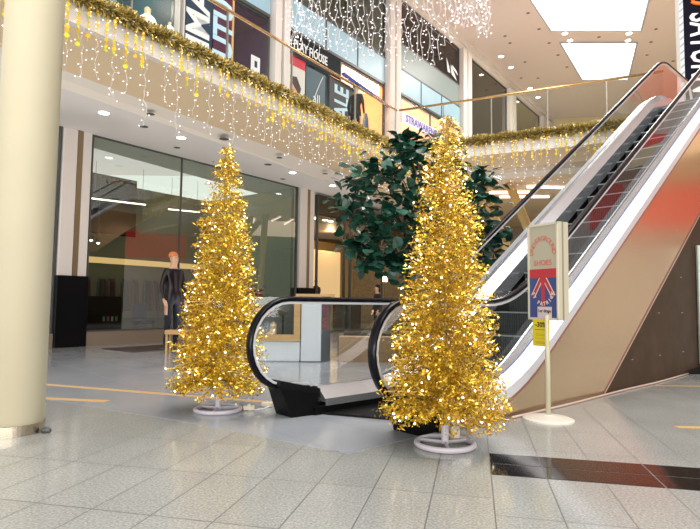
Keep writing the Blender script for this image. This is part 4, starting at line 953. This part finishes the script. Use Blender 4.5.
for k, (s_, col, lb_) in enumerate(((8.35, (.03, .03, .03), 'black'), (8.95, (.65, .45, .2), 'golden'), (9.55, (.06, .04, .03), 'dark brown'))):
    t = empty('dress_form', inF(s_ + .3, 1.6, 0), 'dress form in %s clothing inside the gold-lit shop' % lb_, 'dress form')
    b = MB(); b.lathe((0, 0, .85), [(.16, 0), (.18, .15), (.13, .38), (.19, .62), (.17, .74), (.06, .82), (.05, .9), (.07, .98), (.05, 1.08)], 16); b.build('torso', mat('form_' + lb_.replace(' ', '_'), col, .7), t, smooth=True)
    b = MB(); b.tube([(0, 0, .02), (0, 0, .86)], .02, 8); b.lathe((0, 0, 0), [(.2, 0), (.2, .02), (.02, .04)], 18); b.build('stand', M_frame, t)
    if k == 0:
        b = MB()
        for q in range(3): b.ball((-.05 + .05 * (q % 2), -.19, 1.35 + q * .07), .05, q % 2, n=8, m=5, sc_=(1, .3, .7))
        b.build('print', [mat('print_teal', (.1, .6, .6), .5), mat('print_scarlet', (.8, .1, .08), .5)], t)
t = empty('flower_arrangement', inF(8.5, 1.2, 0), 'tall dark flower arrangement inside the gold-lit shop', 'flower arrangement')
b = MB(); b.lathe((0, 0, 0), [(.12, 0), (.10, .6), (.14, 1.1)], 14); b.build('vase', M_black, t)
b = MB(); rr_ = random.Random(9)
for k in range(120):
    a = rr_.uniform(0, 6.28); d = Vector((math.cos(a) * .5, math.sin(a) * .5, rr_.uniform(.5, 1.6))); leaf(b, Vector((0, 0, 1.6)) + d * rr_.uniform(.1, .75), d, Vector((0, 0, 1)), .16, 0)
for k in range(9): a = k * .7; b.tube([(0, 0, 1.05), (math.cos(a) * .3, math.sin(a) * .3, 2.3)], .01, 4)
b.build('stems_and_leaves', mat('dried_leaf', (.10, .08, .05), .7), t)
t = empty('shop_desk', inF(11.0, 1.2, 0), 'dark brown desk in the gold-lit shop behind the person in black', 'desk')
b = MB(); b.cbox((0, 0, 0), (1.3, .5, .95), 0, .02); b.build('body', mat('desk_brown', (.06, .035, .02), .5), t); b = MB(); b.box((-.05, -.05, .95), (1.35, .55, 1.0)); b.build('top', M_black, t)
t = empty('floor_lamp', inF(13.6, .9, 0), 'slim lamp with a small glowing shade under the fig leaves', 'lamp')
b = MB(); b.lathe((0, 0, 0), [(.15, 0), (.15, .02), (.02, .03)], 16); b.build('base', M_frame, t)
b = MB(); b.tube([(0, 0, .02), (0, 0, 2.0)], .012, 6); b.build('pole', M_frame, t); b = MB(); b.lathe((0, 0, 1.95), [(.12, 0), (.09, .22)], 14); b.build('lamp_shade', mat('shade_glow', (1, .9, .75), .5, emit=(1, .85, .65), estr=4), t)

# ---------------------------------------------------------------- things on the floor
M_tape = mat('orange_tape', (.62, .40, .17), .5)
def tape(a, c, wd, lb_):
    p, q = atz(*a), atz(*c); d = (q - p).normalized(); sd = Vector((-d.y, d.x, 0)) * wd / 2; b = MB(); b.loft([[(p - sd)[:2] + (.0021,), (p + sd)[:2] + (.0021,), (p + sd)[:2] + (.0036,), (p - sd)[:2] + (.0036,)], [(q - sd)[:2] + (.0021,), (q + sd)[:2] + (.0021,), (q + sd)[:2] + (.0036,), (q - sd)[:2] + (.0036,)]])
    tag(b.build('floor_tape', M_tape), lb_, 'floor tape')
tape((30, 383.5), (290, 404), .10, 'long strip of orange tape on the floor running behind the left gold tree')
tape((34, 398), (107, 401.5), .11, 'short strip of orange tape on the floor beside the cream column')
tape((655, 385.8), (730, 386.8), .07, 'thin strip of orange tape near the foot of the brown escalator panel')
tape((676, 427.3), (712, 428.3), .09, 'orange tape end at the right edge of the floor')
def cable(pts, r_, m, lb_, mid=None):
    P_ = [atz(x, y) + Vector((0, 0, r_ + .003)) for x, y in pts]; b = MB(); b.tube(P_, r_, 6); return tag(b.build('cable', m, smooth=True), lb_, 'cable')
cable([(236, 409), (250, 411), (262, 410), (273, 406), (290, 408)], .006, M_wirew, 'white power cable from the left gold tree to the escalator foot')
cable([(512, 419), (540, 412.5), (575, 404), (603, 396.5), (628, 390), (655, 384), (676, 378), (688, 374.5)], .011, mat('beige_cable', (.72, .52, .42), .5), 'beige cable lying along the foot of the escalator side')
for px, py, rz, lb_ in ((249, 410.5, .1, 'white plug adapter on the floor, the one closer to the left gold tree'), (267, 407, -.2, 'white plug adapter on the floor, the one closer to the escalator foot')):
    p = atz(px, py); t = empty('plug_adapter', Matrix.Translation((p.x, p.y, .008)) @ Matrix.Rotation(rz, 4, 'Z'), lb_, 'plug')
    b = MB(); b.cbox((-.055, -.03, 0), (.055, .03, .04), 0, .008); b.build('body', mat('ivory_plastic', (.75, .68, .52), .4), t); b = MB(); b.lathe((.0, 0, .04), [(.018, 0), (.016, .012)], 12); b.build('socket', M_white, t)
t = empty('fairy_light_transformer', atz(455, 441), 'small cream transformer box on the base ring of the right gold tree', 'transformer')
b = MB(); b.cbox((-.035, -.03, .045), (.035, .03, .15), 0, .012); b.build('body', mat('ivory_plastic', (.75, .68, .52), .4), t); b = MB(); b.tube([(0, 0, .15), (-.03, .01, .19), (-.07, .02, .14)], .005, 5); b.build('lead', M_wirew, t)
for o in t.children: o.location.z = -.04
t = empty('door_stop', atz(690, 374), 'small black door stop device on the floor at the right edge', 'door stop')
b = MB(); b.loft([[(-.12, -.04, 0), (.14, -.04, 0), (.14, .04, 0), (-.12, .04, 0)], [(-.08, -.02, .03), (.14, -.03, .10), (.14, .03, .10), (-.08, .02, .03)]]); b.build('body', M_black, t); b = MB(); b.tube([(-.1, 0, .015), (-.2, -.05, .015)], .015, 8); b.build('tip', M_rubber, t)
p = atd(176, 331, 10.9); t = empty('display_bench', Matrix.Translation((p.x, p.y, 0)), 'low oak bench partly hidden by the left gold tree, next to the mannequin', 'bench')
b = MB(); b.cbox((-.18, -.15, .38), (.55, .15, .46), 0, .01); b.build('seat', M_wood, t)
for sx in (-.14, .50):
    for sy in (-.11, .11): b = MB(); b.box((sx - .02, sy - .02, 0), (sx + .02, sy + .02, .38)); b.build('leg', M_wood, t)
# pale panel standing at the right edge
p = atz(697.5, 371)
b = MB(); b.cbox((p.x, p.y - .10, .12), (p.x + .5, p.y - .04, 2.05), 0, .01); b.box((p.x + .05, p.y - .12, 0), (p.x + .45, p.y, .12), 1)
tag(b.build('upright_board', [mat('pale_green_panel', (.62, .72, .66), .3), M_frame]), 'pale upright panel cut off by the right edge of the picture', 'panel')
